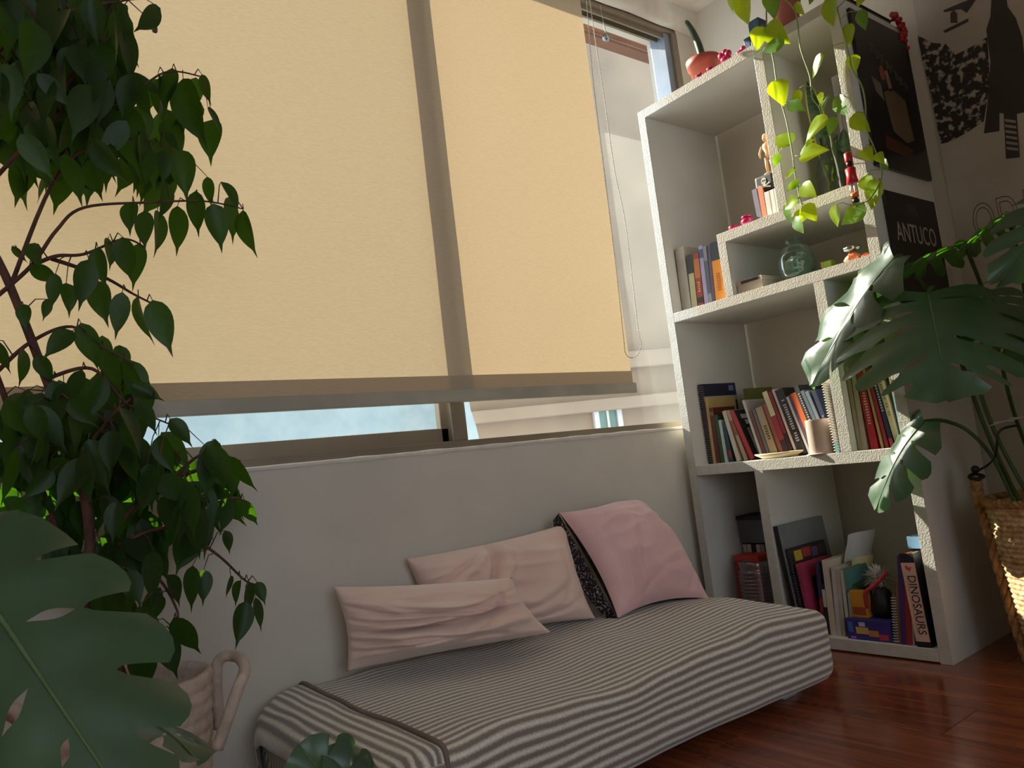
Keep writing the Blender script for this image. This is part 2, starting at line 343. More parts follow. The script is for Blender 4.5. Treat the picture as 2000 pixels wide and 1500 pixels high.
# ================================================================== MATTRESS
def stripemat(name, per, ca, cb):
    m = bpy.data.materials.new(name); m.use_nodes = True; nt = m.node_tree; N = nt.nodes; L = nt.links; p = N['Principled BSDF']
    a = N.new('ShaderNodeAttribute'); a.attribute_name = 'stripe'
    tc = N.new('ShaderNodeTexCoord'); n = N.new('ShaderNodeTexNoise'); n.inputs['Scale'].default_value = 260; n.inputs['Detail'].default_value = 3; L.new(tc.outputs['Object'], n.inputs['Vector'])
    m1 = N.new('ShaderNodeMath'); m1.operation = 'MULTIPLY'; m1.inputs[1].default_value = 2*math.pi/per; L.new(a.outputs['Fac'], m1.inputs[0])
    s = N.new('ShaderNodeMath'); s.operation = 'SINE'; L.new(m1.outputs[0], s.inputs[0])
    ad = N.new('ShaderNodeMath'); ad.operation = 'MULTIPLY_ADD'; ad.inputs[1].default_value = 1.6; L.new(n.outputs['Fac'], ad.inputs[0]); L.new(s.outputs[0], ad.inputs[2])
    r = N.new('ShaderNodeValToRGB'); r.color_ramp.elements[0].position = .35; r.color_ramp.elements[1].position = .95
    mr = N.new('ShaderNodeMapRange'); mr.inputs[1].default_value = -.9; mr.inputs[2].default_value = 2.2; L.new(ad.outputs[0], mr.inputs[0]); L.new(mr.outputs[0], r.inputs[0])
    r.color_ramp.elements[0].color = lin(ca); r.color_ramp.elements[1].color = lin(cb); L.new(r.outputs[0], p.inputs['Base Color'])
    p.inputs['Roughness'].default_value = .95; p.inputs['Sheen Weight'].default_value = .3
    b = N.new('ShaderNodeBump'); b.inputs['Strength'].default_value = .6; b.inputs['Distance'].default_value = .003; L.new(n.outputs['Fac'], b.inputs['Height']); L.new(b.outputs[0], p.inputs['Normal'])
    return m
STR = stripemat('striped_fleece', .0215, (132, 120, 110), (236, 229, 214))
mx0, mx1, my0, my1, mz0, mz1 = -1.63, -.345, .152, .85, .022, .222
def section():
    # y-z loop: starts under the back, up the wall side, over the top, down the front
    pts = []; r = .045; ry = .034
    def arc(cy, cz, a0, a1, n, r1, r2):
        for k in range(n+1):
            a = a0+(a1-a0)*k/n; pts.append((cy+r1*math.cos(a), cz+r2*math.sin(a)))
    pts.append((.5, mz0))
    arc(my1-r, mz0+r, -math.pi/2, 0, 5, r, r); arc(my1-r, mz1-r, 0, math.pi/2, 5, r, r)
    for k in range(1, 24): pts.append((my1-r+(my0+ry-my1+r)*k/24, mz1))
    arc(my0+ry, mz1-.032, math.pi/2, math.pi, 7, ry, .032)
    for k in range(1, 5): pts.append((my0, mz1-.032+(mz0+.05-mz1+.032)*k/5))
    arc(my0+.07, mz0+.05, math.pi, 1.5*math.pi, 7, .07, .05)
    pts.append((.5, mz0)); return pts
SEC = section()
def mattress():
    P = []; S = []; nx = 90; cy, cz = (my0+my1)/2, (mz0+mz1)/2
    xs = [mx0+(mx1-mx0)*i/nx for i in range(nx+1)]
    ends = [0, .1, .25, .45, .7, 1]
    xs = [mx0+.075*(1-math.cos(e*math.pi/2)) for e in ends] + [x for x in xs if mx0+.08 < x < mx1-.04] + [mx1-.022*(1-math.cos(e*math.pi/2)) for e in ends[::-1]]
    for i, x in enumerate(xs):
        dl = max(0, (mx0+.075-x)/.075); dr = max(0, (x-(mx1-.022))/.022)
        sh = .085*(1-math.sqrt(max(0, 1-dl*dl)))+.018*(1-math.sqrt(max(0, 1-dr*dr)))
        row = []; acc = 0; srow = []
        for j, (y, z) in enumerate(SEC):
            if j: acc += math.hypot(y-SEC[j-1][0], z-SEC[j-1][1])
            dy, dz = y-cy, z-cz
            yy = cy+math.copysign(max(0, abs(dy)-sh), dy); zz = cz+math.copysign(max(0, abs(dz)-sh*.9), dz)
            w = noise.noise(V((x*3.1, y*3.5, 2)))*.010+noise.noise(V((x*9, y*8, 5)))*.004
            topw = max(0, (zz-cz)/(mz1-cz))
            dip = -.016*math.exp(-((x+1.15)**2)/.06)*topw + .006*topw*math.sin(x*9)
            fr = max(0, (my0+.12-yy)/.12)
            row.append((x, yy+fr*.014*math.sin(x*6.0+1)+fr*w, zz+w*topw+dip-.004*fr*topw))
            srow.append(acc+.0045*noise.noise(V((x*4, acc*6, 0)))+.10*max(0, -1.42-x)**1.5)
        P.append(row); S += srow
    mb = MB().grid(P); n = len(SEC); b = len(mb.v)
    mb.f.append(tuple(range(n))); mb.f.append(tuple((len(P)-1)*n+k for k in range(n))[::-1])
    me = mb.mesh('cover', smooth=True, fix=False)
    a = me.attributes.new('stripe', 'FLOAT', 'POINT'); a.data.foreach_set('value', S); return me
mt = thing('floor_mattress', ((mx0+mx1)/2, .5, 0), 'low mattress in a grey and cream striped fleece cover under the window', 'mattress')
put('cover', mattress(), STR, mt)
# bunched end of the cover hanging over the left end
P = []; S = []; nn = 34
for i in range(nn+1):
    u = i/nn; row = []; acc = 0
    for j, (y, z) in enumerate(SEC[3:-3]):
        dy, dz = y-.5, z-.13
        k = 1+.018+.008*math.sin(u*22+j*.25)*u*(1-u)*4*.8
        sh = .095*(1-math.sqrt(max(0, 1-(1-u)**2)))
        yy = .5+math.copysign(max(0, abs(dy)-sh), dy)*k; zz = .13+math.copysign(max(0, abs(dz)-sh*.8), dz)*(k+.03)
        row.append((mx0-.022+.125*u+.006*noise.noise(V((u*5, j*.2, 3)))+.05*max(0, (yy-.5))*u, min(yy, .857), max(zz, .03)))
        S.append(u*.16+.003*noise.noise(V((u*3, j*.15, 8))))
    P.append(row)
me = MB().grid(P).mesh('cover_fold', smooth=True, fix=False); a = me.attributes.new('stripe', 'FLOAT', 'POINT'); a.data.foreach_set('value', S)
put('cover_fold', me, STR, mt)
put('piping', MB().tube(spline([V(P[-1][j])+V((0, 0, .003)) for j in range(6, len(P[-1])-8, 3)], 4), .005, 8).mesh('piping', smooth=True), mat('taupe_piping', (132, 116, 104), .9), mt)
for fx, fy in ((-.44, .25), (-.44, .78), (-1.52, .26), (-1.52, .78)):
    put('foot', MB().box(fx-.03, fx+.03, fy-.03, fy+.03, 0, .04).mesh('foot', bevel=.004), flat((190, 188, 186)), mt)

# ================================================================== CUSHIONS
def cushion(TL, TR, BR, BL, th, seed, wr, half=None, n=64, puff=.56, pinch=.10, folds=()):
    TL, TR, BR, BL = map(V, (TL, TR, BR, BL)); nrm = ((TR-BL).cross(TL-BR)).normalized()
    if nrm.dot(CAM-TL) < 0: nrm = -nrm
    sides = (1, -1) if half is None else (half,)
    mb = MB()
    for s in sides:
        rows = []
        for i in range(n+1):
            row = []
            for j in range(n+1):
                u = -1+2*i/n; v = -1+2*j/n
                uu = u*(1-pinch*(1-v*v)*abs(u)**3); vv = v*(1-pinch*(1-u*u)*abs(v)**3)
                a, b = (uu+1)/2, (vv+1)/2
                p = (TL*(1-a)+TR*a)*(1-b)+(BL*(1-a)+BR*a)*b
                h = max(0, (1-u**2))**puff*max(0, (1-v**2))**puff
                wv = 0
                if s > 0:
                    wv = 1.5*wr*h*(noise.noise(V((u*1.6+seed, v*1.9, seed)))+.55*(1-2*abs(noise.noise(V((u*1.5+v*.8, v*3.2-u*.6, seed+4))))))
                    for (fu, fv, fa, fw, fd) in folds:
                        dd = (u-fu)*math.cos(fa)+(v-fv)*math.sin(fa)
                        al = -(u-fu)*math.sin(fa)+(v-fv)*math.cos(fa)
                        dd += .06*math.sin(al*4+seed); wv += 1.35*fd*h*math.exp(-(dd/(fw*.85))**2)*math.exp(-(al/.7)**2)
                    ed = max(abs(u), abs(v)); wv += .004*math.sin(14*(u if abs(v) > abs(u) else v)+seed)*max(0, ed-.6)*2*h
                row.append(p+nrm*(th*h*(1 if s > 0 else -.5)+wv))
            rows.append(row)
        mb.grid(rows)
    return mb
def mz(px, py, z=.226): return at(px, py, 'z', z)
# right pink cushion with sequinned back
cTL, cTR = at(1092, 1001, 'y', .76), at(1249, 975, 'y', .82); cBR, cBL = mz(1386, 1169, .222), mz(1207, 1208, .224)
cc = thing('cushion', (cBL+cBR)/2, 'dusty pink square cushion with sequinned back propped nearest the bookcase', 'cushion', 'cushions on the striped mattress')
put('front', cushion(cTL, cTR, cBR, cBL, .115, 3, .014, 1, pinch=.13, folds=((-.5, .55, .3, .08, .018), (-.62, .62, .35, .06, -.016), (-.3, .75, 1.25, .07, -.022), (-.1, .62, 1.3, .08, .014), (-.75, .2, .25, .06, -.014), (.75, .7, .8, .06, -.014))).mesh('front', smooth=True), PILP, cc)
SEQ = mat('black_sequins', (150, 132, 130), .2, (26, 20, 24), 170, 1.0, 260, metal=.7)  # pale flecks put the sparkle into the sequin colour
SEQ.node_tree.nodes['Color Ramp'].color_ramp.elements[0].position = .52
nq = ((cTR-cBL).cross(cTL-cBR)).normalized(); nq = nq if nq.dot(CAM-cTL) > 0 else -nq
lf = (cTL-cTR).normalized()
put('sequin_back', cushion(cTL+lf*.002, cTR, cBR, cBL+lf*.002, .10, 3, 0, -1, puff=.4, pinch=.13).mesh('sequin_back', smooth=True), SEQ, cc, label='black sequin back with painted sparkle')
put('sequin_edge', MB().grid([[cTL.lerp(cBL, t)+lf*(o*.046*math.sin(math.pi*min(1, t*1.02+.02))**.7)-nq*(.004+.03*o) for o in (0, .35, .7, 1)] for t in [k/30 for k in range(31)]]).mesh('sequin_edge', smooth=True), SEQ, cc)
# middle blush cushion leaning on the wall
bTL, bTR = at(792, 1091, 'y', .83), at(1106, 1022, 'y', .76); bBR, bBL = mz(1163, 1208, .226), mz(830, 1262, .226)
cb_ = thing('cushion', (bBL+bBR)/2, 'blush velvet cushion leaning on the wall between the other two', 'cushion', 'cushions on the striped mattress')
put('cover', cushion(bTL, bTR, bBR, bBL, .105, 11, .016, None, pinch=.075, folds=((-.15, -.6, .05, .05, -.050), (-.02, -.5, .1, .06, .02), (-.55, -.5, .9, .08, -.024), (-.35, -.55, .5, .07, .02), (.5, .72, 1.2, .06, -.022), (.3, .5, 1.1, .08, -.014), (.7, .2, .2, .05, -.01))).mesh('cover', smooth=True), PILB, cb_)
# left blush cushion, slumped and creased
aTL, aTR = at(650, 1146, 'y', .80), at(1000, 1128, 'y', .60); aBR, aBL = mz(1078, 1236, .24), mz(676, 1312, .238)
ca_ = thing('cushion', (aBL+aBR)/2, 'slumped and deeply creased blush cushion at the left end of the row', 'cushion', 'cushions on the striped mattress')
put('cover', cushion(aTL, aTR, aBR, aBL, .115, 23, .020, None, pinch=.07, folds=((-.3, .08, 1.52, .06, -.050), (.2, .04, 1.40, .06, -.050), (-.5, -.14, 1.78, .05, -.026), (.1, .40, 1.45, .16, .026), (.62, -.3, .45, .06, -.036), (.5, -.42, 1.2, .06, -.02), (-.7, .3, 1.8, .05, -.02), (-.6, .5, 1.6, .05, -.016), (0, -.45, 1.85, .09, .024), (-.3, -.3, 1.9, .05, -.02))).mesh('cover', smooth=True), PILB, ca_)

# ================================================================== BOOKS AND THINGS ON THE SHELVES
def proj(X):
    d = V(X)-CAM; z = d.dot(FW); return 1000+FPX*d.dot(RT)/z, 750-FPX*d.dot(UP)/z
def ypix(px, x, z, lo=-1.0, hi=1.2):       # y on the line (x, *, z) that falls on column px (px falls as y grows)
    for _ in range(40):
        m = (lo+hi)/2
        if proj((x, m, z))[0] > px: lo = m
        else: hi = m
    return (lo+hi)/2
def mk(name, mb, material, parent, bevel=0, smooth=False): return put(name, mb.mesh(name, smooth=smooth, bevel=bevel), material, parent, local=True)
def book(label, loc, th, h, d, lean, cover, bands=(), title=None, cat='book', group=None, spiral=None, cov=None, name='book', soft=False, rx=0):
    t = thing(name, loc, label, cat, group, (-lean, 0, 0)); e = .0022 if th > .008 else .0012
    cm = flat(cover, .5)
    mk('pages', MB().box(.004, d-.003, -th+e, -e, .002, h-.003), PAGES, t)
    c = mk('cover', MB().box(0, d, -e, 0, 0, h).box(0, d, -th, -th+e, 0, h).box(0, e, -th+e, -e, 0, h), cm, t)
    for (a, b, col) in bands: mk('spine_band', MB().box(-.0006, .0001, -th+.0003, -.0003, a*h, b*h), flat(col, .5), c)
    if cov:
        for (x0, x1, z0, z1, col) in cov: mk('cover_print', MB().box(x0*d, x1*d, -th-.0006, -th+.0001, z0*h, z1*h), flat(col, .5), c)
    if title:
        z0, z1, col = title; n = max(3, int((z1-z0)*h/.008)); mb = MB(); rr = random.Random(len(label)*7+int(h*1e4))
        for k in range(n):
            z = (z0+(z1-z0)*k/n)*h; g = .0045
            if rr.random() < .12: continue
            mb.box(-.001, .0001, -th*.72, -th*(.30+.1*rr.random()), z, z+g)
        mk('spine_lettering', mb, flat(col, .5), c)
    if spiral:
        mb = MB(); n = int(h/.0085)
        for k in range(n):
            z = .006+(h-.012)*k/n; mb.tube([V((.006+.008*math.cos(a)-.006, -th/2+(th/2+.003)*math.sin(a), z+.001*a)) for a in [q*math.pi/5 for q in range(11)]], .0011, 5)
        mk('spiral_wire', mb, flat(spiral, .35), t)
    return t
def shelf_books(rows, zsh, xf, group, ymax=None):
    prev = None
    for r in rows:
        label, blx, tlx, tly, thp, cov_c, d = r[:7]; op = dict(r[7]) if len(r) > 7 else {}
        x = xf+op.pop('dx', 0); y = ypix(blx, x, zsh); y2 = ypix(blx+thp, x, zsh); th = max(.0045, (y-y2)*.93)
        tl = at(tlx, tly, 'x', x); h = math.hypot(tl.y-y, tl.z-zsh); lean = math.atan2(tl.y-y, tl.z-zsh)
        if ymax is not None: y = min(y, ymax)
        if prev:
            py, pth, plean, ph = prev
            if lean > plean: lean = lean*.35+plean*.65
            # right face of the previous book at its foot and at its top
            foot = py-pth/math.cos(plean)-.0008
            y = min(y, foot)
            hh = min(ph*math.cos(plean), h*math.cos(lean))
            over = (y+hh*math.tan(lean))-(py-pth/math.cos(plean)+hh*math.tan(plean))
            if over > -.0005: y -= over+.0008
        elif ymax is not None and lean > 0:
            y = min(y, ymax-h*math.sin(lean)-.001) if op.pop('free', False) is False else y
        book(label, (x, y, zsh+.0003), th, h, d, lean, cov_c, group=group, **op); prev = (y, th, lean, h)
G2 = 'books beside the low compartment'
shelf_books([
 ('off-white hardback, first book against the left side of the second row', 1334, 1318, 487, 18, (196, 184, 168), .15),
 ('slim cream paperback with a dark top on the second row', 1352, 1341, 499, 11, (206, 192, 140), .13, {'bands': ((.66, 1, (38, 46, 34)),)}),
 ('red and black paperback with a flame-coloured spine on the second row', 1364, 1352, 497, 12, (170, 58, 26), .13, {'bands': ((.55, .9, (204, 118, 40)), (.1, .2, (50, 20, 14))), 'title': (.3, .5, (230, 180, 80))}),
 ('pale lilac paperback on the second row', 1377, 1362, 482, 8, (176, 164, 196), .14, {'bands': ((.8, .94, (84, 84, 130)),)}),
 ('grey and white striped slim paperback on the second row', 1385, 1372, 482, 7, (150, 146, 150), .14, {'bands': ((.2, .75, (96, 92, 100)),)}),
 ('dark violet slim paperback next to the orange one', 1391, 1380, 480, 6, (92, 78, 100), .14),
 ('bright orange paperback with a charcoal top on the second row', 1398, 1384, 476, 20, (232, 146, 38), .14, {'bands': ((.70, 1, (54, 56, 62)),), 'title': (.2, .5, (190, 104, 20))}),
], 1.171, .05, G2, .784)
G3 = 'books on the third row, wide compartment'
shelf_books([
 ('navy spiral notebook with pale stripe, tallest at the left of the third row', 1379, 1357, 753, 9, (34, 38, 62), .20, {'spiral': (150, 124, 112), 'cov': ((.0, 1, .78, .84, (176, 180, 176)), (.78, .93, .90, .97, (120, 136, 190))), 'name': 'notebook', 'cat': 'notebook'}),
 ('tan yellow notebook in front of the navy one', 1388, 1371, 779, 6, (206, 172, 104), .165, {'name': 'notebook', 'cat': 'notebook'}),
 ('dark red leather-look book behind the leaning paperbacks', 1395, 1380, 798, 8, (104, 34, 30), .13, {'bands': ((.86, .93, (150, 100, 70)),)}),
 ('deep green slim book near the left of the third row', 1404, 1388, 812, 7, (44, 74, 36), .13),
 ('pale green-white slim book near the left of the third row', 1412, 1397, 822, 6, (186, 194, 180), .13),
 ('teal and black slim booklet leaning left on the third row', 1420, 1398, 830, 7, (28, 62, 72), .12, {'bands': ((.1, .3, (150, 50, 60)),)}),
 ('cream paperback leaning left on the third row', 1432, 1390, 812, 8, (208, 192, 166), .12),
 ('beige paperback with picture cover leaning behind the red spine', 1443, 1397, 812, 7, (186, 150, 120), .12, {'bands': ((.5, .8, (150, 80, 60)),)}),
 ('black-covered paperback with red spine and illustrated front, leaning left', 1455, 1408, 812, 9, (26, 24, 26), .125, {'bands': ((0, 1, (186, 44, 42)),), 'cov': ((.25, .92, .08, .62, (196, 190, 190)), (.30, .62, .40, .60, (150, 160, 100)), (.45, .68, .15, .52, (78, 34, 34)), (.55, .82, .12, .26, (60, 28, 30)), (.2, .90, .82, .91, (228, 226, 222)), (.3, .86, .70, .79, (228, 226, 222)))}),
 ('grey-white thin booklet leaning beside the black picture cover', 1487, 1449, 783, 5, (196, 190, 182), .12),
 ('rust brown slim paperback on the third row', 1494, 1462, 806, 6, (120, 66, 44), .12),
 ('dark grey slim paperback on the third row', 1501, 1469, 802, 6, (110, 106, 104), .12),
 ('tan paperback with dark spine lettering on the third row', 1508, 1475, 798, 15, (176, 152, 116), .13, {'title': (.35, .65, (80, 60, 40))}),
 ('brick red narrow paperback on the third row', 1526, 1486, 792, 8, (150, 80, 62), .13),
 ('cream-topped crimson paperback on the third row', 1534, 1487, 768, 11, (160, 42, 58), .14, {'bands': ((.62, 1, (216, 206, 160)), (0, .25, (48, 28, 34)))}),
 ('dark red and black paperback on the third row', 1546, 1500, 767, 7, (128, 34, 34), .14, {'bands': ((0, .35, (26, 20, 24)),)}),
 ('thin pinkish-white paperback on the third row', 1555, 1507, 762, 5, (206, 186, 180), .13),
 ('tall black paperback with white spine lettering on the third row', 1561, 1513, 764, 17, (34, 34, 36), .16, {'title': (.2, .85, (190, 184, 190))}),
 ('thin white paperback right of the tall black one', 1579, 1531, 778, 5, (204, 196, 190), .13),
 ('plum purple slim paperback on the third row', 1585, 1537, 774, 6, (98, 62, 92), .13),
 ('bright orange slim hardback leaning on the third row', 1592, 1544, 770, 11, (226, 104, 30), .13, {'bands': ((0, .06, (60, 110, 90)),)}),
 ('black hardback with pale lettering and cream page tops', 1604, 1548, 757, 10, (38, 40, 42), .17, {'title': (.45, .9, (180, 180, 176))}),
 ('blue-grey slim paperback in the right of the third row', 1614, 1562, 765, 7, (92, 110, 122), .13),
 ('pale slate paperback in the right of the third row', 1622, 1572, 766, 7, (122, 132, 142), .13),
 ('midnight blue paperback in the right of the third row', 1630, 1584, 764, 9, (40, 48, 76), .13, {'title': (.2, .6, (150, 160, 190))}),
], .6045, .075, G3, .784)
book('olive green landscape-covered hardback standing behind the leaning paperbacks', (.235, .700, .605), .014, .262, .165, .01, (96, 104, 58), cov=((0, 1, .72, 1, (120, 124, 60)), (0, 1, .45, .72, (60, 74, 38)), (.2, .8, .5, .62, (40, 44, 30))))
book('pale spiral notebook with white comb binding by the third-row divider', (.006, .243, .605), .012, .235, .16, .03, (200, 186, 182), bands=((.0, .14, (120, 180, 196)),), spiral=(236, 232, 200), cat='notebook', name='notebook')
G3b = 'books in the narrow third-row compartment'
shelf_books([
 ('ivory paperback against the divider in the narrow compartment', 1667, 1640, 720, 8, (186, 172, 140), .15),
 ('worn beige paperback beside it in the narrow compartment', 1678, 1654, 728, 10, (200, 184, 156), .14),
 ('red hardback with small white spine lettering in the narrow compartment', 1698, 1653, 722, 15, (186, 34, 42), .16, {'title': (.3, .7, (226, 190, 180))}),
 ('thin tan booklet beside the red hardback', 1714, 1665, 715, 5, (196, 160, 110), .15),
 ('crimson slim paperback in the narrow compartment', 1721, 1671, 708, 7, (160, 40, 48), .15),
 ('navy paperback with white marks and red foot', 1729, 1677, 705, 8, (38, 46, 76), .15, {'bands': ((0, .10, (200, 60, 70)),), 'title': (.4, .8, (210, 210, 200))}),
 ('tall olive-cream hardback leaning in the narrow compartment', 1738, 1676, 680, 11, (190, 184, 146), .16, {'title': (.3, .7, (140, 120, 80))}),
], .6045, .03, G3b, .184)
book('pale paperback with a light blue foot beside the right side panel', (.03, .0480, .605), .012, .27, .15, .035, (206, 196, 170), bands=((.12, .55, (130, 190, 210)),), title=(.6, .9, (150, 120, 90)))
# dish and cup in front of the books
def ring(px, x, z): return V((x, ypix(px, x, z), z))
p = ring(1522, .035, .6045)
ds = thing('dish', p, 'shallow pale ceramic dish in front of the leaning books', 'dish')
mk('dish_body', MB().lathe([(.03, 0.0005), (.06, .002), (.088, .014), (.092, .019), (.089, .019), (.06, .007), (.0, .005)], 40).xf(Matrix.Diagonal((.36, 1, 1, 1))), mat('glazed_cream', (214, 200, 164), .3, (196, 176, 130), 12), ds, smooth=True)
p = ring(1606, .035, .6045)
cu = thing('cup', p, 'plain pale pink cylindrical cup on the third row', 'cup')
mk('cup_body', MB().lathe([(.035, .0005), (.036, .004), (.037, .108), (.0375, .11), (.0345, .11), (.034, .01), (0, .008)], 36), mat('pink_ceramic', (206, 182, 164), .45), cu, smooth=True)
mk('saucer_foot', MB().lathe([(.043, 0.0002), (.046, .003), (.037, .0045)], 36), mat('pink_ceramic', (206, 182, 164), .45), cu, smooth=True)

# ---- bottom row, left compartment
zf = .039
p = ring(1470, .2, zf)
ra = thing('disc_rack', (.24, .695, zf), 'dark storage rack of slim cases behind the jar', 'rack')
mk('case', MB().box(-.06, .06, -.095, .085, 0, .012).box(-.06, .06, -.095, .085, .345, .36).box(.052, .06, -.095, .085, 0, .36), flat((34, 32, 36)), ra)
mk('panel', MB().box(-.055, .052, -.094, .084, .262, .345), flat((92, 94, 100)), ra)
rr = random.Random(3)
for k in range(9):
    c = rr.choice([(186, 180, 172), (40, 38, 42), (150, 138, 130), (30, 30, 36), (204, 196, 190)])
    mk('disc_case', MB().box(-.052, .05, -.09+.019*k, -.09+.019*k+.016, .013, .255), flat(c), ra)
rb = thing('red_box', (.135, .70, zf), 'small red box standing between the jar and the rack', 'box')
mk('body', MB().box(-.035, .035, -.05, .05, 0, .226), flat((178, 44, 36)), rb, bevel=.002)
mk('lid', MB().box(-.037, .037, -.052, .052, .208, .23), flat((194, 52, 42)), rb, bevel=.002)
p = ring(1476, .06, zf)
jar = thing('glass_jar', (.062, .640, zf), 'large ribbed clear glass jar in the bottom left compartment', 'jar')
prof = [(.0, .001), (.05, .001)]+[(.051+.0042*math.sin(k*1.25)+.004*min(1, k/20), .006+.178*k/72) for k in range(73)]+[(.053, .190), (.050, .196), (.053, .20), (.054, .218), (.051, .22)]
mk('jar_body', MB().lathe(prof, 40, caps=(False, False)), glassmat('jar_glass', (226, 230, 230), .12, .06, .7, (150, 154, 154), .28), jar, smooth=True)
mk('contents', MB().lathe([(.0, .004), (.048, .006), (.05, .05), (.03, .058), (0, .06)], 20, mod=lambda a, z: 1+.08*math.sin(5*a)), mat('grey_pebbles', (120, 116, 112), .6, (70, 68, 66), 60), jar, smooth=True)
# ---- bottom row, right compartment
G4 = 'books in the bottom right compartment'
book('large brushed silver flat case leaning on the bottom divider', (.004, .474, zf), .016, .345, .27, .085, (150, 150, 150), bands=((0, 1, (26, 24, 26)),), cat='case', name='laptop_case', cov=((.0, 1, 0, 1, (132, 134, 136)),))
book('notebook with a graffiti-coloured cover and black comb binding', (.012, .452, zf), .012, .270, .21, .080, (60, 46, 50), cat='notebook', name='notebook', spiral=(40, 38, 40),
     cov=((.1, .3, .84, .96, (214, 180, 70)), (.32, .55, .86, .97, (180, 70, 60)), (.58, .75, .84, .95, (120, 90, 130)), (.78, .96, .85, .96, (90, 70, 60)), (.1, .25, .70, .80, (70, 120, 140)), (.3, .5, .70, .8, (220, 200, 180)), (.55, .9, .70, .81, (190, 120, 50)), (.1, .9, .4, .66, (150, 90, 96))))
book('pink spiral notebook with dark window cover', (.010, .430, zf), .012, .222, .18, .075, (198, 66, 96), cat='notebook', name='notebook', spiral=(60, 20, 36), cov=((.30, 1, .0, .78, (46, 40, 50)), (.4, .7, .45, .7, (70, 90, 110)), (.55, .9, .15, .4, (130, 50, 50))))
shelf_books([
 ('dark blue and red slim paperback beside the pink notebook', 1581, 1566, 1098, 7, (54, 48, 74), .13, {'bands': ((.3, .5, (150, 46, 46)),)}),
 ('black and white slim paperback beside the pink notebook', 1590, 1575, 1140, 7, (40, 38, 36), .12, {'bands': ((.55, .9, (200, 192, 180)),)}),
 ('thick cream paperback with yellowed pages on the bottom row', 1600, 1582, 1094, 12, (206, 192, 172), .14),
 ('stack of loose pale magazines, first of the white ones on the bottom row', 1614, 1602, 1108, 9, (196, 184, 176), .17),
 ('worn white magazine with frayed spine on the bottom row', 1623, 1610, 1112, 8, (182, 168, 158), .17),
 ('sea-green picture book with pale edge on the bottom row', 1632, 1611, 1112, 7, (96, 132, 118), .19, {'bands': ((0, 1, (190, 182, 160)),), 'cov': ((.1, .9, .72, .96, (86, 140, 136)), (.2, .6, .5, .75, (70, 112, 66)), (.6, .95, .4, .72, (176, 150, 120)))}),
 ('slim black booklet with white edge on the bottom row', 1640, 1632, 1156, 6, (24, 24, 28), .13, {'bands': ((0, 1, (150, 146, 136)),)}),
], zf, .03, G4, .40)
# loose papers
rows = [[(.10+.15*a/10, .338+.012*math.sin(a*.5)-.03*(k/14)**2+.006*math.sin(k*.8), zf+.015+.285*k/14) for k in range(15)] for a in range(11)]
base_obj('paper_sheets', MB().grid(rows).mesh('paper_sheets', smooth=True), mat('white_paper', (222, 220, 228), .8, (214, 208, 206), 8), 'curling white paper sheets standing above the magazines', 'papers')
rows = [[(.09+.13*a/10, .318+.01*math.sin(a*.6)-.022*(k/12)**2, zf+.012+.215*k/12) for k in range(13)] for a in range(11)]
base_obj('drawing_sheet', MB().grid(rows).mesh('drawing_sheet', smooth=True), mat('drawn_paper', (226, 220, 210), .8, (206, 190, 70), 9), 'sheet with a yellow drawing in front of the white papers', 'papers')
# feather puff
ft = thing('feather_pompom', (.085, .215, zf+.120), 'fluffy white feather pompom sticking out above the toy box', 'pompom')
mb = MB(); rr = random.Random(5); c0 = V((0, .0, .05))
for k in range(150):
    a = rr.uniform(0, 6.28); e = rr.uniform(-.7, 1.5); l = rr.uniform(.03, .062)
    d = V((math.cos(a)*math.cos(e), math.sin(a)*math.cos(e), math.sin(e))); sd_ = d.cross(V((.3, .5, .8))).normalized()*.0022
    t1 = c0+d*l*.6+V((0, 0, .003)); t2 = c0+d*l+V((0, 0, -.006))
    mb.add([c0-sd_, c0+sd_, t1+sd_*1.3, t1-sd_*1.3, t2], [(0, 1, 2, 3), (3, 2, 4)])
o = mk('feathers', mb, mat('white_feather', (226, 220, 214), .9, trans=.3), ft); o['kind'] = 'stuff'
mk('stick', MB().tube([c0, V((.02, .01, -.115))], .003, 6), flat((190, 170, 150)), ft)
# toy box, yellow pack, black pouch with red strap
def cbox(name, label, cat, x0, x1, y0, y1, z0, z1, col, prints=(), bev=.002):
    t = thing(name, ((x0+x1)/2, (y0+y1)/2, z0), label, cat); X, Y, Z = (x1-x0)/2, (y1-y0)/2, z1-z0
    b = mk('carton', MB().box(-X, X, -Y, Y, 0, Z), flat(col), t, bevel=bev)
    for (a0, a1, c0_, c1_, c) in prints: mk('print', MB().box(-X-.0006, -X+.0002, Y-2*Y*a1, Y-2*Y*a0, c0_*Z, c1_*Z), flat(c), b)
    return t
cbox('toy_carton', 'purple and blue printed toy carton lying on the bottom shelf', 'box', .012, .10, .165, .305, zf+.0003, zf+.062, (58, 44, 116),
     ((.05, .16, .35, .85, (60, 110, 180)), (.22, .50, .30, .62, (214, 170, 90)), (.5, .72, .22, .5, (200, 130, 60)), (.72, .92, .10, .35, (190, 60, 60)), (.30, .44, .66, .86, (200, 190, 220)), (.08, .2, .05, .15, (170, 120, 200))))
cbox('card_pack', 'small mustard yellow pack standing on the purple carton', 'box', .03, .06, .238, .290, zf+.0625, zf+.142, (196, 132, 36), ((.1, .9, .1, .4, (150, 70, 30)),))
po = thing('pouch', (.07, .205, zf+.0625), 'black zip pouch with a red strap slumped on the purple carton', 'pouch')
mk('body', MB().lathe([(.0, .0005), (.028, .002), (.036, .02), (.033, .05), (.02, .078), (.008, .088), (0, .09)], 22, mod=lambda a, z: 1+.1*math.sin(3*a+z*60)), mat('black_nylon', (26, 24, 28), .5, (14, 13, 16), 40, .3, 60), po, smooth=True)
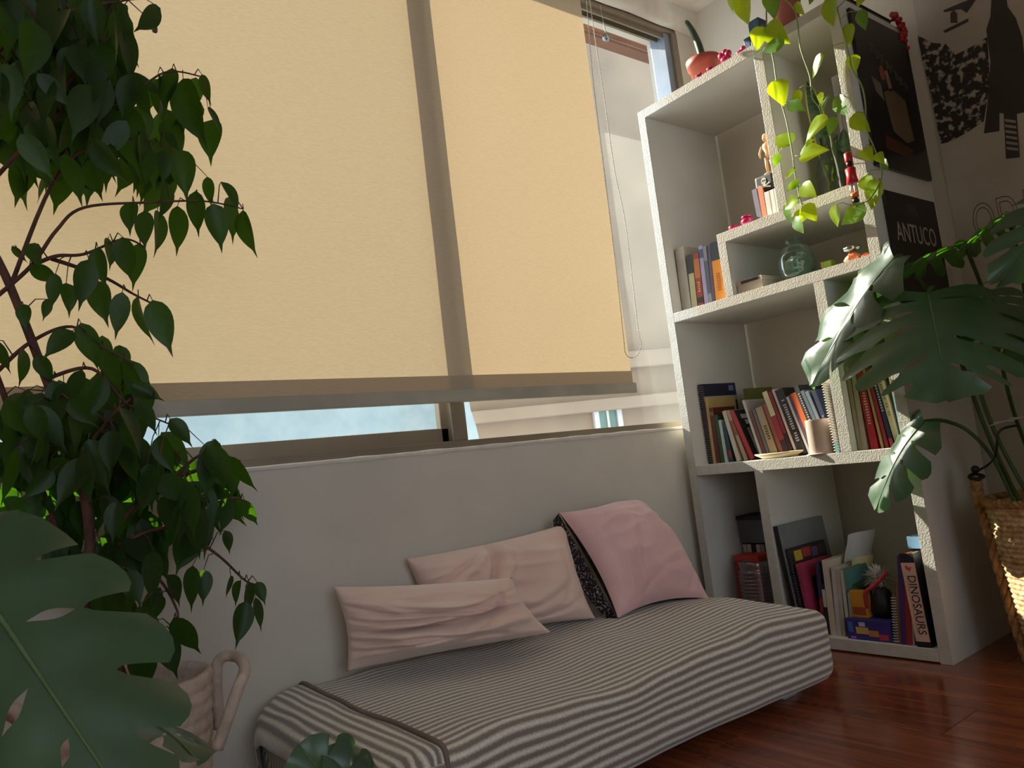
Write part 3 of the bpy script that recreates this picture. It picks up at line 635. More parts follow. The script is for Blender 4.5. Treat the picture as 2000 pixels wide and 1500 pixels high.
mk('strap', MB().tube(spline([(-.036, .034, .03), (-.04, .03, .075), (-.034, .0, .10), (-.02, -.035, .135)], 6), [.006]*18+[.009], 8), flat((178, 40, 46)), po, smooth=True)
shelf_books([
 ('slim spiral notepad with white wire beside the tall red books', 1722, 1716, 1158, 6, (110, 84, 60), .14, {'spiral': (200, 204, 200), 'name': 'notebook', 'cat': 'notebook'}),
 ('thin wooden-brown book beside the spiral notepad', 1730, 1724, 1140, 6, (120, 86, 54), .15),
 ('tall violet and orange hardback beside the dark red one', 1737, 1728, 1084, 11, (206, 86, 50), .18, {'bands': ((0, 1, (74, 44, 104)),)}),
 ('tall dark red hardback left of the dinosaur book', 1749, 1740, 1080, 11, (128, 36, 36), .18, {'bands': ((.0, 1, (150, 44, 38)),)}),
 ('thin grey-white booklet pressed against the dinosaur book', 1761, 1752, 1084, 4, (170, 160, 160), .17),
], zf, .012, G4, .16)
# the dinosaur book
yb = ypix(1770, .008, zf)-.002
db = book('thick black dinosaur encyclopedia with peach spine label in the bottom row', (.004, .0925, zf+.0003), .040, .262, .19, .030, (24, 22, 26), bands=((.06, .90, (220, 176, 156)),))
tm = textmesh('DINOSAURS', .040); tm.transform(Matrix.Translation((-.0012, -.0165, .120)) @ Matrix(((0, 0, -1, 0), (0, -1, 0, 0), (-1, 0, 0, 0), (0, 0, 0, 1))) @ Matrix.Diagonal((.86, 1.0, 1, 1)) @ Matrix.Translation((0, 0, 0)))
def fit_text(txt, size, loc, right, up, sx=1.0):     # text laid with its reading direction 'right' and its letter tops towards 'up'
    me = textmesh(txt, size); R_ = V(right).normalized(); U_ = V(up).normalized(); N_ = R_.cross(U_)
    M_ = Matrix.Identity(4)
    for i in range(3): M_[i][0] = R_[i]*sx; M_[i][1] = U_[i]; M_[i][2] = N_[i]; M_[i][3] = loc[i]
    me.transform(M_); return me
bpy.data.meshes.remove(tm)
# spine faces -x: seen from the front, right is -y and up is z; lettering runs downwards with its tops to the right
put('spine_title', fit_text('DINOSAURS', .033, (-.0010, -.0225, .118), (0, 0, -1), (0, -1, 0), .92), flat((44, 30, 30)), db, local=True)
mb = MB(); rr = random.Random(9)
for k in range(44):
    if k % 9 == 8: continue
    mb.box(-.0010, -.0005, -.0105, -.0085-.001*rr.random(), .042+.0036*k, .0442+.0036*k)
put('spine_subtitle', mb.mesh('spine_subtitle'), flat((176, 96, 80)), db, local=True)
put('spine_emblem', MB().add([(-.0011, -.010, .226), (-.0011, -.016, .229), (-.0011, -.021, .222), (-.0011, -.030, .226), (-.0011, -.026, .218), (-.0011, -.022, .210), (-.0011, -.017, .216), (-.0011, -.013, .214)], [tuple(range(8))]).mesh('spine_emblem', fix=False), flat((196, 70, 56)), db, local=True)
book('black book with green streaks squeezed against the right side panel', (.05, .0510, zf+.0003), .012, .240, .17, .030, (22, 28, 26), bands=((.5, .8, (40, 110, 70)), (.84, .95, (110, 70, 40))))
b = book('pale blue book lying across the tops of the bottom-row books', (.06, .098, zf+.268), .05, .034, .15, 0, (110, 152, 188))
# ---- second row low compartment
zm = 1.171
cbx = thing('box_stack', (.06, .462, zm), 'two small cream boxes stacked at the left of the low compartment', 'boxes')
cbx['label'] = 'small cream card box with a dark lid in the low compartment'; cbx['category'] = 'box'
mk('carton', MB().box(-.04, .06, -.05, .05, 0, .03), flat((200, 186, 166)), cbx, bevel=.001)
mk('lid', MB().box(-.042, .062, -.052, .052, .03, .045), flat((206, 190, 170)), cbx, bevel=.001)
mk('lid_print', MB().box(-.0426, -.0418, -.045, .03, .033, .043), flat((58, 30, 28)), cbx)
p = ring(1562, .10, zm)
hv = thing('head_vase', p, 'green recycled-glass vase shaped like a human head', 'vase', None, (0, 0, .5))
P = []
for i in range(31):
    t = i/30; z = .142*t
    r = .030+.034*math.sin(math.pi*min(1, (t*.92+.12)))**.8 if t < .86 else .030-.004*math.sin((t-.86)/.14*math.pi)
    if t < .06: r *= .6+.4*t/.06
    row = []
    for j in range(40):
        a = 2*math.pi*j/40; fx = -math.cos(a)      # face towards -x
        dv_ = 0
        if fx > 0:
            s = math.sin(a)
            dv_ += .015*math.exp(-(s/.13)**2)*math.exp(-((t-.44)/.09)**2)                 # nose
            dv_ += .007*math.exp(-(s/.30)**2)*math.exp(-((t-.29)/.035)**2)                # lips
            dv_ += .006*math.exp(-(s/.25)**2)*math.exp(-((t-.17)/.05)**2)                 # chin
            dv_ -= .011*(math.exp(-((s-.36)/.16)**2)+math.exp(-((s+.36)/.16)**2))*math.exp(-((t-.54)/.055)**2)   # eye sockets
            dv_ += .004*math.exp(-(s/.5)**2)*math.exp(-((t-.62)/.04)**2)                  # brow
        row.append(((r*1.05+dv_)*math.cos(a), (r*.95+dv_*.4)*math.sin(a), z))
    P.append(row)
mk('head', MB().grid(P, False, True), GREENGL, hv, smooth=True)
mk('rim', MB().lathe([(.027, .139), (.031, .143), (.031, .147), (.027, .149)], 30, caps=(False, False)), GREENGL, hv, smooth=True)
p = ring(1602, .10, zm); tq = thing('trinket', p, 'tiny teal ceramic pot beside the green head vase', 'trinket')
mk('body', MB().lathe([(.008, 0), (.014, .006), (.015, .014), (.010, .021), (.012, .025), (.0, .024)], 18), flat((28, 118, 116), .3), tq, smooth=True)
p = ring(1621, .10, zm); cbox('green_block', 'small lime green card box in the low compartment', 'box', .085, .115, p.y-.017, p.y+.017, zm+.0003, zm+.040, (150, 176, 70), ((.0, .2, 0, 1, (190, 160, 60)),))
p = ring(1668, .06, zm); sh = thing('shell_ornament', p, 'orange shell ornament at the right of the low compartment', 'ornament')
mk('shell', MB().lathe([(.004, 0), (.018, .004), (.024, .014), (.02, .024), (.012, .032), (.005, .038)], 24, mod=lambda a, z: 1+.18*math.sin(6*a+z*120)), mat('orange_shell', (222, 140, 96), .4, (176, 84, 48), 30, .3, 60), sh, smooth=True)
mk('glass_cap', MB().lathe([(.004, .036), (.022, .040), (.026, .050), (.016, .058), (.002, .061)], 22, mod=lambda a, z: 1+.1*math.sin(4*a)), glassmat('cap_glass', (196, 200, 186), .2, .1), sh, smooth=True)
mk('second_shell', MB().lathe([(.003, 0), (.012, .004), (.014, .012), (.006, .022)], 18, mod=lambda a, z: 1+.2*math.sin(5*a+z*100)).xf(Matrix.Translation((.0, -.040, 0))), mat('orange_shell', (222, 140, 96), .4), sh, smooth=True)
p = ring(1531, .08, zm); sd2 = thing('pebble', p, 'small brown pebble beside the green head vase', 'pebble')
mk('stone', MB().ball((0, 0, .009), .012, 14, 9, (1, .8, .75)), mat('brown_stone', (120, 84, 66), .6, (84, 56, 44), 30), sd2, smooth=True)
# ---- upper row on the long inner shelf
zu = 1.396
MAG = mat('magenta_gloss', (206, 30, 96), .25, (176, 20, 78), 12, coat=.4)
p = ring(1434, .025, zu); j1 = thing('pink_dish', p, 'low magenta dish at the end of the upper inner shelf', 'dish')
mk('body', MB().lathe([(.012, .0), (.017, .004), (.019, .013), (.017, .014), (.014, .006), (0, .005)], 22), MAG, j1, smooth=True)
p = ring(1461, .03, zu); j2 = thing('pink_jar', p, 'small round magenta jar with a lid on the upper inner shelf', 'jar')
mk('body', MB().lathe([(.012, 0), (.021, .006), (.023, .014), (.018, .024), (.012, .027)], 24), MAG, j2, smooth=True)
mk('lid', MB().lathe([(.018, .027), (.019, .031), (.014, .035), (.004, .037)], 24), MAG, j2, smooth=True)
shelf_books([
 ('slate lilac slim book beside the magenta jar', 1480, 1468, 372, 10, (124, 116, 140), .10),
 ('orange slim book on the upper inner shelf', 1490, 1479, 367, 10, (222, 128, 84), .10),
], zu, .03, 'books on the upper inner shelf', .46)
yb = ypix(1500, .03, zu); cbox('white_carton', 'white lined box beside the orange book on the upper inner shelf', 'box', .03, .13, .305, yb, zu+.0003, zu+.088, (226, 216, 206), ((.3, .34, 0, 1, (190, 180, 170)), (.6, .64, 0, 1, (190, 180, 170))))
tn = cbox('black_tin', 'black tin with a white skull print on top of the small books', 'tin', .035, .10, .322, .392, zu+.094, zu+.150, (40, 36, 38), (), .008)
SK = flat((206, 200, 186))
X_ = -.0335
put('skull_print', MB().add([(X_, -.010*math.cos(a), .034+.012*math.sin(a)) for a in [k*math.pi/8 for k in range(16)]], [tuple(range(16))]).box(X_-.0003, X_, -.005, .005, .016, .026).mesh('skull_print', fix=False), SK, tn, local=True)
put('skull_print', MB().tube([(X_, -.022, .008), (X_, .022, .022)], .0022, 6).tube([(X_, .022, .008), (X_, -.022, .022)], .0022, 6).mesh('skull_print'), SK, tn, local=True)
put('eye_print', MB().box(X_-.0008, X_-.0004, -.006, -.002, .033, .038).box(X_-.0008, X_-.0004, .002, .006, .033, .038).mesh('eye_print'), flat((30, 28, 30)), tn, local=True)
wm = thing('mannequin', (.065, .345, zu+.1505), 'jointed wooden artist mannequin standing on the skull tin', 'figure')
WD = mat('pale_wood', (206, 158, 110), .55, (180, 130, 84), 20, stretch=(6, 6, 1))
mk('base', MB().lathe([(.022, .0), (.022, .004), (.004, .007)], 20), WD, wm, smooth=True)
mk('legs', MB().tube([(0, .009, .004), (0, .010, .034), (0, .007, .06)], [.004, .0055, .007], 8).tube([(0, -.009, .004), (0, -.010, .034), (0, -.007, .06)], [.004, .0055, .007], 8), WD, wm, smooth=True)
mk('torso', MB().lathe([(.004, .055), (.013, .062), (.009, .078), (.016, .095), (.014, .108), (.004, .114)], 16).xf(Matrix.Diagonal((.7, 1, 1, 1))), WD, wm, smooth=True)
mk('head', MB().ball((0, 0, .130), .012, 14, 9, (.85, .85, 1.25)), WD, wm, smooth=True)
mk('arm', MB().tube([(0, .018, .104), (-.006, .026, .082), (-.016, .02, .062)], [.0045, .004, .003], 8), WD, wm, smooth=True)
mk('arm', MB().tube([(0, -.018, .104), (-.006, -.026, .082), (-.016, -.02, .062)], [.0045, .004, .003], 8), WD, wm, smooth=True)
# glass bottle with snake-plant leaf
p = V((.16, ypix(1640, .16, zu), zu+.0005))
bt = thing('bottle_vase', p, 'clear greenish glass bottle vase in the sunlit upper compartment', 'vase')
mk('glass', MB().lathe([(.0, .001), (.050, .001), (.054, .008), (.054, .11), (.045, .15), (.03, .18), (.027, .215), (.03, .225), (.027, .226)], 36, caps=(False, False)), BOTTLE, bt, smooth=True)
mk('water', MB().lathe([(.0, .004), (.049, .005), (.050, .09), (.0, .0905)], 30, caps=(False, False)), glassmat('water', (196, 216, 176), .08, .02), bt, smooth=True)
sn = thing('snake_plant_cutting', p+V((0, 0, .02)), 'mottled snake plant leaf standing in the bottle vase', 'plant')
tip = at(1576, 158, 'x', .13)
def blade(a, b, wd, mid=.5, n=16, bow=V((0, 0, 0)), nrm=V((-1, -.6, 0))):
    a, b = V(a), V(b); ax = (b-a).normalized(); sd_ = ax.cross(nrm).normalized(); rows = []; nn_ = sd_.cross(ax)
    for i in range(n+1):
        t = i/n; w_ = wd*(.35+.65*math.sin(math.pi*min(1, t*.62+.18)))*(1 if t < .7 else math.sqrt(max(0, 1-((t-.7)/.3)**1.6)))
        c = a.lerp(b, t)+bow*math.sin(math.pi*t)
        rows.append([c+sd_*w_*s+nn_*(.25*w_*s*s) for s in (-1, -.8, -.4, 0, .4, .8, 1)])
    return rows
rows = blade(p+V((0, 0, .02)), tip, .026)
SNK = mat('snake_leaf', (62, 96, 58), .4, (24, 52, 34), 26, stretch=(1, 1, 3.5)); SNY = mat('snake_leaf_edge', (196, 190, 84), .45, (170, 166, 60), 20)
put('blade', MB().grid([r[1:6] for r in rows]).mesh('blade', smooth=True), SNK, sn)
put('yellow_margin', MB().grid([r[0:2] for r in rows]).mesh('yellow_margin', smooth=True), SNY, sn); put('yellow_margin', MB().grid([r[5:7] for r in rows]).mesh('yellow_margin', smooth=True), SNY, sn)
rows = blade(p+V((.01, -.01, .02)), at(1648, 250, 'x', .15), .02); put('blade', MB().grid(rows).mesh('blade', smooth=True), SNK, sn)
# hanging red soldier ornament
pc = at(1664, 350, 'x', -.03)
rn = thing('soldier_ornament', pc-V((0, 0, .085)), 'little red and black soldier ornament hanging at the right side panel', 'ornament')
RED = flat((196, 34, 40), .35); OR = flat((214, 110, 60), .4)
def orn(name, prof, m, dx=0): put(name, MB().lathe([(r, z) for r, z in prof], 16, pc+V((0, 0, dx))).mesh(name, smooth=True), m, rn)
orn('hat', [(.010, .052), (.011, .056), (.0115, .078), (.009, .081), (0, .082)], RED); orn('face', [(.004, .036), (.009, .040), (.0095, .05), (.008, .053)], BLACK)
orn('coat', [(.005, .037), (.015, .032), (.014, .01), (.017, -.012), (.012, -.014)], RED)
put('leg', MB().tube([pc+V((0, .006, -.012)), pc+V((0, .006, -.042))], .0055, 8).mesh('leg', smooth=True), flat((226, 220, 210)), rn)
put('leg', MB().tube([pc+V((0, -.006, -.012)), pc+V((0, -.006, -.042))], .0055, 8).mesh('leg', smooth=True), flat((226, 220, 210)), rn)
orn('drum', [(.008, -.045), (.012, -.043), (.012, -.055), (.008, -.057)], OR); orn('base_bead', [(.004, -.057), (.010, -.063), (.010, -.07), (.004, -.075)], BLACK); orn('tail_bead', [(.003, -.074), (.007, -.08), (.003, -.09)], OR)
put('thread', MB().tube([pc+V((0, 0, .08)), pc+V((.004, 0, .20)), pc+V((.03, 0, .27))], .0008, 5).mesh('thread'), flat((60, 50, 40)), rn)

# ---- on top of the bookcase
zt = 1.968
p = V((.09, ypix(1381, .09, zt), zt))
tp = thing('terracotta_pot', p, 'small terracotta pot on the far end of the bookcase top', 'pot')
mk('pot_body', MB().lathe([(.0, .001), (.042, .001), (.054, .070), (.060, .072), (.063, .100), (.059, .101), (.054, .08), (.0, .078)], 40), TERRA, tp, smooth=True)
mk('soil', MB().lathe([(.0, .086), (.055, .084)], 24, caps=(True, True)), mat('soil', (60, 42, 32), .95, (36, 26, 20), 60, .6, 80), tp)
cs = thing('cylinder_snake_plant', p+V((0, 0, .064)), 'single finger-like green stalk growing in the terracotta pot', 'plant')
b0 = p+V((0, .0, .08)); b3 = at(1340, 41, 'x', .09)
put('stalk', MB().tube(spline([b0, b0.lerp(b3, .35)+V((0, -.010, 0)), b0.lerp(b3, .7)+V((0, -.010, 0)), b3], 6), [.0135]*8+[.013, .0125, .012, .0115, .011, .0105, .010, .0095, .009, .008, .005], 14).mesh('stalk', smooth=True), mat('stalk_green', (66, 88, 62), .5, (44, 62, 44), 16, stretch=(4, 4, 1)), cs)
def lump(name, label, px, x, parts, cat='ornament'):
    p = V((x, ypix(px, x, zt), zt)); t = thing(name, p, label, cat)
    for k, (nm, c, r, sq) in enumerate(parts): mk(nm, MB().ball(c, r, 14, 9, sq), MAG, t, smooth=True)
lump('pink_ornament', 'flat magenta ornament at the left foot of the terracotta pot', 1367, .012, (('body', (0, 0, .006), .016, (1, 1, .38)), ('knob', (0, -.004, .012), .006, (1, 1, 1))))
lump('pink_ornament', 'low magenta ornament right in front of the terracotta pot', 1389, .012, (('body', (0, 0, .008), .017, (.9, 1, .5)), ('knob', (0, .008, .014), .006, (1, 1, 1))))
lump('pink_ornament', 'magenta flower-like ornament right of the terracotta pot', 1419, .02, (('body', (0, 0, .014), .021, (.8, 1, .65)), ('petal', (0, .014, .034), .015, (.8, 1, 1)), ('petal', (0, -.012, .030), .013, (.8, 1, 1)), ('petal', (0, .0, .040), .012, (.8, 1, 1))))
lump('pink_ornament', 'small magenta ornament beside the blue boxes', 1447, .02, (('body', (0, 0, .008), .016, (.8, 1.2, .55)), ('knob', (0, -.012, .018), .009, (.8, 1, 1))))
y1 = ypix(1456, .03, zt); cbox('blue_box', 'small dark blue box on the bookcase top', 'box', .03, .07, y1-.024, y1, zt+.0003, zt+.052, (50, 84, 128))
y2 = y1-.026; cbox('blue_box', 'taller steel blue box behind the first pothos leaves', 'box', .03, .08, y2-.04, y2, zt+.0003, zt+.098, (64, 96, 140), ((.6, .75, .1, .9, (90, 120, 150)),))
st = thing('dark_album', (.26, .09, zt+.0003), 'dark album lying on the near end of the bookcase top', 'album')
mk('cover', MB().box(-.14, .14, -.07, .09, 0, .004).box(-.14, .14, -.07, .09, .036, .04).box(-.14, .14, .086, .09, .004, .036), flat((44, 30, 28)), st, bevel=.001)
mk('pages', MB().box(-.136, .136, -.066, .086, .004, .036), flat((96, 84, 74)), st)
gd = thing('bead_garland', (.40, .004, zt), 'red bead garland hanging over the near edge of the bookcase top', 'garland')
rr = random.Random(2)
for k in range(22):
    a = k/21; q = V((.385+.02*math.sin(k*1.9), .010-.022*min(1, a*3), zt+.052-.115*a+.012*math.sin(k*2.3)))
    if q.y > -.012: q.y = -.012 if q.z < zt+.01 else q.y
    put('bead', MB().ball(q, .0075+.002*rr.random(), 10, 7).mesh('bead', smooth=True), flat((176, 30, 34), .3), gd)

# ================================================================== POSTERS
def pposter(name, label, x0, x1, z0, z1, frame):
    t = thing(name, ((x0+x1)/2, -.006, z0), label, 'poster')
    put('frame', MB().box(x0, x1, -.012, -.0006, z0, z1).mesh('frame', bevel=.0012), frame, t); return t
FILM = mat('film_print', (24, 24, 28), .35, (14, 14, 17), 5, coat=.2)
fp = pposter('film_poster', 'tall dark framed film poster with a seated figure on the bookcase side', .045, .405, 1.437, 1.935, FILM)
def ply(name, pts, col, parent, y=-.0126): put(name, MB().add([(x, y, z) for x, z in pts], [tuple(range(len(pts)))]).mesh(name, fix=False), flat(col, .5), parent)
ply('print_torso', [(.17, 1.69), (.23, 1.715), (.31, 1.69), (.325, 1.56), (.27, 1.54), (.19, 1.565)], (112, 92, 68), fp)
ply('print_face', [(.165, 1.765), (.185, 1.785), (.20, 1.76), (.195, 1.735), (.17, 1.73)], (150, 76, 62), fp)
ply('print_arm', [(.20, 1.765), (.22, 1.775), (.235, 1.71), (.21, 1.70)], (150, 120, 92), fp)
ply('print_paper', [(.105, 1.73), (.16, 1.715), (.165, 1.66), (.12, 1.68)], (120, 112, 104), fp)
ply('print_ground', [(.13, 1.545), (.30, 1.525), (.28, 1.49), (.12, 1.50)], (78, 44, 26), fp)
mb = MB(); rr = random.Random(12)
for k in range(8):
    x = .135+.027*k; h = .026+.006*rr.random(); z = 1.842-.012*k
    mb.box(x, x+.004, -.0130, -.0124, z-h, z).box(x, x+.018, -.0130, -.0124, z-.004-(h-.004)*(k % 2), z-(h-.004)*(k % 2)).box(x+.014, x+.018, -.0130, -.0124, z-h*(.6 if k % 3 else 1), z)
put('print_title', mb.mesh('print_title'), flat((112, 106, 92)), fp)
ap = pposter('mountain_poster', 'small dark poster with the word ANTUCO on the bookcase side', .062, .388, 1.02, 1.362, mat('antuco_print', (34, 30, 28), .45, (20, 18, 18), 4))
put('lettering', fit_text('ANTUCO', .085, (.222, -.0126, 1.235), (1, 0, 0), (0, 0, 1), .72), flat((176, 166, 150)), ap)
ply('print_emblem', [(.19, 1.335), (.245, 1.335), (.25, 1.30), (.19, 1.30)], (74, 68, 60), ap)
# large black-and-white poster on the right wall
bp_ = thing('wall_poster', (XR-.004, -.45, 1.08), 'large grey photographic poster with outlined lettering on the right wall', 'poster')
put('sheet', boxm('sheet', XR-.006, XR-.0004, -.95, -.031, 1.08, 2.42), mat('grey_print', (206, 198, 188), .6, (180, 172, 162), 4), bp_)
def wpoly(name, pts, m, off=.0068): put(name, MB().add([at(1760+x/3.125, y/3.125, 'x', XR-off) for x, y in pts], [tuple(range(len(pts)))]).mesh(name, fix=False), m, bp_)
DK = flat((58, 52, 47)); BUSH = mat('bush_print', (176, 168, 158), .7, (46, 42, 38), 48)
BUSH.node_tree.nodes['Color Ramp'].color_ramp.elements[0].position = .52; BUSH.node_tree.nodes['Color Ramp'].color_ramp.elements[1].position = .60
wpoly('print_hedge', [(100, 215), (190, 262), (272, 268), (330, 335), (420, 290), (525, 225), (545, 500), (505, 740), (400, 810), (300, 865), (238, 880), (205, 700), (160, 490), (130, 370)], BUSH)
wpoly('print_figure', [(555, -60), (635, -60), (650, 40), (700, 110), (740, 230), (760, 420), (770, 680), (690, 700), (600, 690), (600, 800), (505, 815), (520, 690), (535, 560), (545, 380), (520, 180), (545, 100)], DK, .0072)
for k in range(7): wpoly('print_stripe', [(632+k*2, 725+k*34), (700+k*3, 735+k*34), (700+k*3, 751+k*34), (634+k*2, 742+k*34)], flat((170, 164, 156)) if k < 6 else DK, .0076)
wpoly('print_leg', [(625, 690), (705, 690), (725, 960), (640, 970)], DK, .0072)
wpoly('print_balcony', [(258, 62), (370, 15), (470, -20), (400, 80), (365, 55), (262, 76)], DK); wpoly('print_arch', [(302, 140), (300, 80), (322, 62), (342, 82), (344, 140)], DK); wpoly('print_ledge', [(255, 188), (408, 112), (412, 132), (270, 202)], DK)
lt = fit_text('ODIS', .20, (0, 0, 0), (0, -1, 0), (0, 0, 1), .62)
q = at(1955, 428, 'x', XR-.0072)
me = textmesh('O', .2)
for k, ch_ in enumerate('ODIS'):
    c = bpy.data.curves.new('t', 'FONT'); c.body = ch_; c.size = .15; c.fill_mode = 'NONE'; c.bevel_depth = .0011; c.align_x = 'CENTER'; c.align_y = 'CENTER'; c.resolution_u = 4
    o = bpy.data.objects.new('t', c); COL.objects.link(o); dg = bpy.context.evaluated_depsgraph_get(); lm = bpy.data.meshes.new_from_object(o.evaluated_get(dg)); bpy.data.objects.remove(o); lm.materials.clear()
    yy = (-.118, -.186, -.240, -.29)[k]
    M_ = Matrix(((0, 0, -1, XR-.0066), (-.55, 0, 0, yy), (0, 1.1, 0, 1.265), (0, 0, 0, 1))); lm.transform(M_); put('outlined_letter', lm, DK, bp_)

# ================================================================== PLANTS
def frame(base, direc, nrm, L):            # matrix: local y along the leaf, z along its upper face
    y = V(direc).normalized(); z = V(nrm)-y*V(nrm).dot(y)
    if z.length < 1e-3: z = y.orthogonal()
    z.normalize(); x = y.cross(z); M_ = Matrix.Identity(4)
    for i in range(3): M_[i][0] = x[i]*L; M_[i][1] = y[i]*L; M_[i][2] = z[i]*L; M_[i][3] = base[i]
    return M_
def leafmesh(name, wfun, width, fold, curl, twist, n=10, cols=(-1, -.55, 0, .55, 1), wave=0):
    rows = []
    for i in range(n+1):
        t = i/n; w_ = wfun(t)*width/2; row = []
        for c in cols:
            x = c*w_; z = fold*abs(x)-curl*t*t+twist*c*t*w_+wave*math.sin(t*9+c*2)*abs(c)
            row.append((x, t, z))
        rows.append(row)
    return MB().grid(rows).mesh(name, smooth=True)
def wfic(t):
    if t < .82: return math.sin(math.pi*(t/.86)**.75)**.8 if t > 0 else 0
    return .16*(1-t)/.18+.01
ficm = [leafmesh('leaf', wfic, w_, f, c, tw, 11) for w_, f, c, tw in ((.44, .15, .10, 0), (.48, .30, .18, .2), (.39, .10, .05, -.2), (.46, .45, .12, .1))]
def wheart(t):
    if t < .26: return (.50+1.9*t if t > .01 else .30)
    return min(1, max(.01, 1-((t-.26)/.74)**1.7)*(1-.25*((t-.26)/.74)**2))
potm = [leafmesh('leaf', wheart, w_, f, c, tw, 12, wave=.015) for w_, f, c, tw in ((.72, .18, .12, .1), (.78, .30, .22, -.15), (.62, .12, .06, .2))]

# ---- ficus in a cotton rope basket
fb = V((-1.93, .58, 0))
rb_ = thing('rope_basket', fb, 'off-white cotton rope basket with loop handles holding the weeping fig', 'basket')
prof = [(.0, .002), (.11, .002)]+[(.118+.028*(k/84)+.0032*abs(math.sin(k*math.pi/6)), .006+.365*k/84) for k in range(85)]+[(.138, .374), (.130, .36), (.118, .20)]
mk('coil_wall', MB().lathe(prof, 56, caps=(False, False)), COTTON, rb_, smooth=True)
def loop_handle(angle):
    d = V((math.cos(angle), math.sin(angle), 0)); s = V((-d.y, d.x, 0))
    return spline([d*.146+s*.07+V((0, 0, .24)), d*.150+s*.072+V((0, 0, .36)), d*.185+s*.055+V((0, 0, .375)), d*.205+V((0, 0, .36)), d*.19-s*.055+V((0, 0, .33)), d*.150-s*.06+V((0, 0, .24))], 8)
for a in (-.35, 2.8): mk('handle', MB().tube(loop_handle(a), .011, 10), COTTON, rb_, smooth=True)
mk('soil', MB().lathe([(0, .315), (.128, .31)], 30, caps=(False, False)), mat('soil', (60, 42, 32), .95), rb_)
fic = thing('weeping_fig', fb+V((0, 0, .31)), 'tall weeping fig with drooping dark glossy leaves in front of the blind', 'plant')
def pxl(pts): return [at(x, y, 'y', d) for x, y, d in pts]
BR = []
def branch(name, pts, r0, r1):
    q = spline(pts, 7); n = len(q); BR.extend(q)
    put(name, MB().tube(q, [r0+(r1-r0)*k/(n-1) for k in range(n)], 7).mesh(name, smooth=True), BARK, fic)
tb = fb+V((0, 0, .30))
branch('trunk', [tb+V((-.03, 0, 0))]+pxl([(165, 1200, .58), (175, 1050, .58), (150, 900, .57), (90, 740, .56), (20, 560, .55), (-60, 380, .55), (-90, 150, .55)]), .011, .006)
branch('trunk', [tb+V((.02, .01, 0))]+pxl([(195, 1180, .60), (230, 1030, .60), (330, 940, .58), (440, 905, .56)]), .009, .003)
branch('trunk', [tb+V((-.01, .03, 0))]+pxl([(150, 1150, .63), (90, 980, .63), (30, 830, .63), (-40, 640, .62)]), .008, .005)
for pts in ([(-20, 590, .55), (60, 520, .54), (110, 450, .52), (165, 405, .50), (300, 395, .48), (400, 393, .47), (475, 408, .47)],
            [(-20, 360, .55), (50, 285, .52), (130, 215, .50), (230, 205, .5), (320, 142, .48), (395, 150, .46)],
            [(-60, 140, .55), (80, 45, .52), (160, 15, .5), (250, 0, .5)],
            [(60, 520, .54), (110, 500, .52), (165, 496, .5), (240, 467, .5), (282, 482, .5)], [(100, 505, .54), (200, 540, .55), (262, 575, .55), (312, 600, .55)],
            [(-10, 730, .58), (60, 668, .56), (140, 638, .55), (205, 680, .54), (262, 712, .54)],
            [(215, 1070, .60), (330, 1030, .58), (420, 1080, .56), (478, 1133, .55), (505, 1142, .55)],
            [(190, 1180, .60), (290, 1120, .58), (345, 1190, .56), (340, 1240, .55)], [(330, 940, .58), (400, 885, .57), (470, 900, .56)],
            [(150, 900, .57), (230, 800, .55), (290, 760, .55)], [(90, 740, .56), (180, 720, .54), (250, 790, .54), (330, 828, .54)],
            [(20, 560, .55), (120, 330, .52), (240, 270, .5), (330, 290, .5)], [(50, 285, .52), (170, 110, .5), (240, 60, .48)], [(330, 1030, .58), (440, 975, .56), (482, 980, .56)]):
    branch('branch', pxl(pts), .0042, .0014)
EXP = [(268, 165, 290, 225), (310, 150, 325, 235), (335, 140, 318, 215), (360, 165, 392, 283), (408, 212, 436, 258), (415, 240, 405, 308), (395, 150, 410, 203), (352, 300, 364, 384), (290, 280, 300, 362), (320, 300, 322, 355), (325, 260, 350, 295),
       (322, 360, 318, 428), (245, 220, 265, 335), (275, 270, 290, 368), (405, 350, 412, 402), (435, 360, 470, 412), (383, 380, 384, 458), (418, 405, 434, 485), (448, 392, 458, 470), (476, 418, 493, 498), (347, 410, 350, 494), (308, 418, 315, 494), (282, 418, 282, 484), (258, 400, 250, 452),
       (212, 470, 220, 522), (240, 470, 252, 548), (272, 482, 258, 562), (192, 490, 202, 560), (172, 515, 158, 600), (192, 556, 202, 628), (238, 578, 226, 658), (272, 585, 290, 672), (300, 595, 333, 688), (62, 522, 118, 552), (108, 540, 100, 602), (130, 558, 138, 614), (94, 588, 86, 624), (46, 598, 48, 640), (25, 484, 52, 512), (60, 480, 78, 520),
       (160, 638, 190, 718), (138, 650, 86, 692), (205, 685, 236, 765), (246, 704, 276, 760), (46, 688, 44, 752), (74, 698, 102, 748), (-8, 670, 18, 728), (262, 755, 318, 780), (272, 788, 308, 844), (335, 822, 376, 868), (450, 898, 498, 958), (405, 878, 456, 952), (448, 978, 434, 1040), (478, 980, 498, 1028), (380, 950, 402, 1002),
       (470, 1138, 455, 1184), (486, 1142, 487, 1204), (503, 1140, 518, 1178), (500, 1172, 512, 1230), (478, 1182, 464, 1262), (450, 1128, 445, 1168), (398, 1118, 398, 1178), (376, 1112, 372, 1192), (328, 1128, 356, 1182), (343, 1212, 388, 1278), (318, 1240, 346, 1322), (300, 1218, 322, 1262), (268, 1256, 290, 1356), (254, 1118, 276, 1182), (440, 1040, 452, 1080),
       (300, 60, 300, 20), (0, 20, 20, 110), (245, 60, 262, 160), (180, 0, 150, 60), (310, 20, 268, 60)]
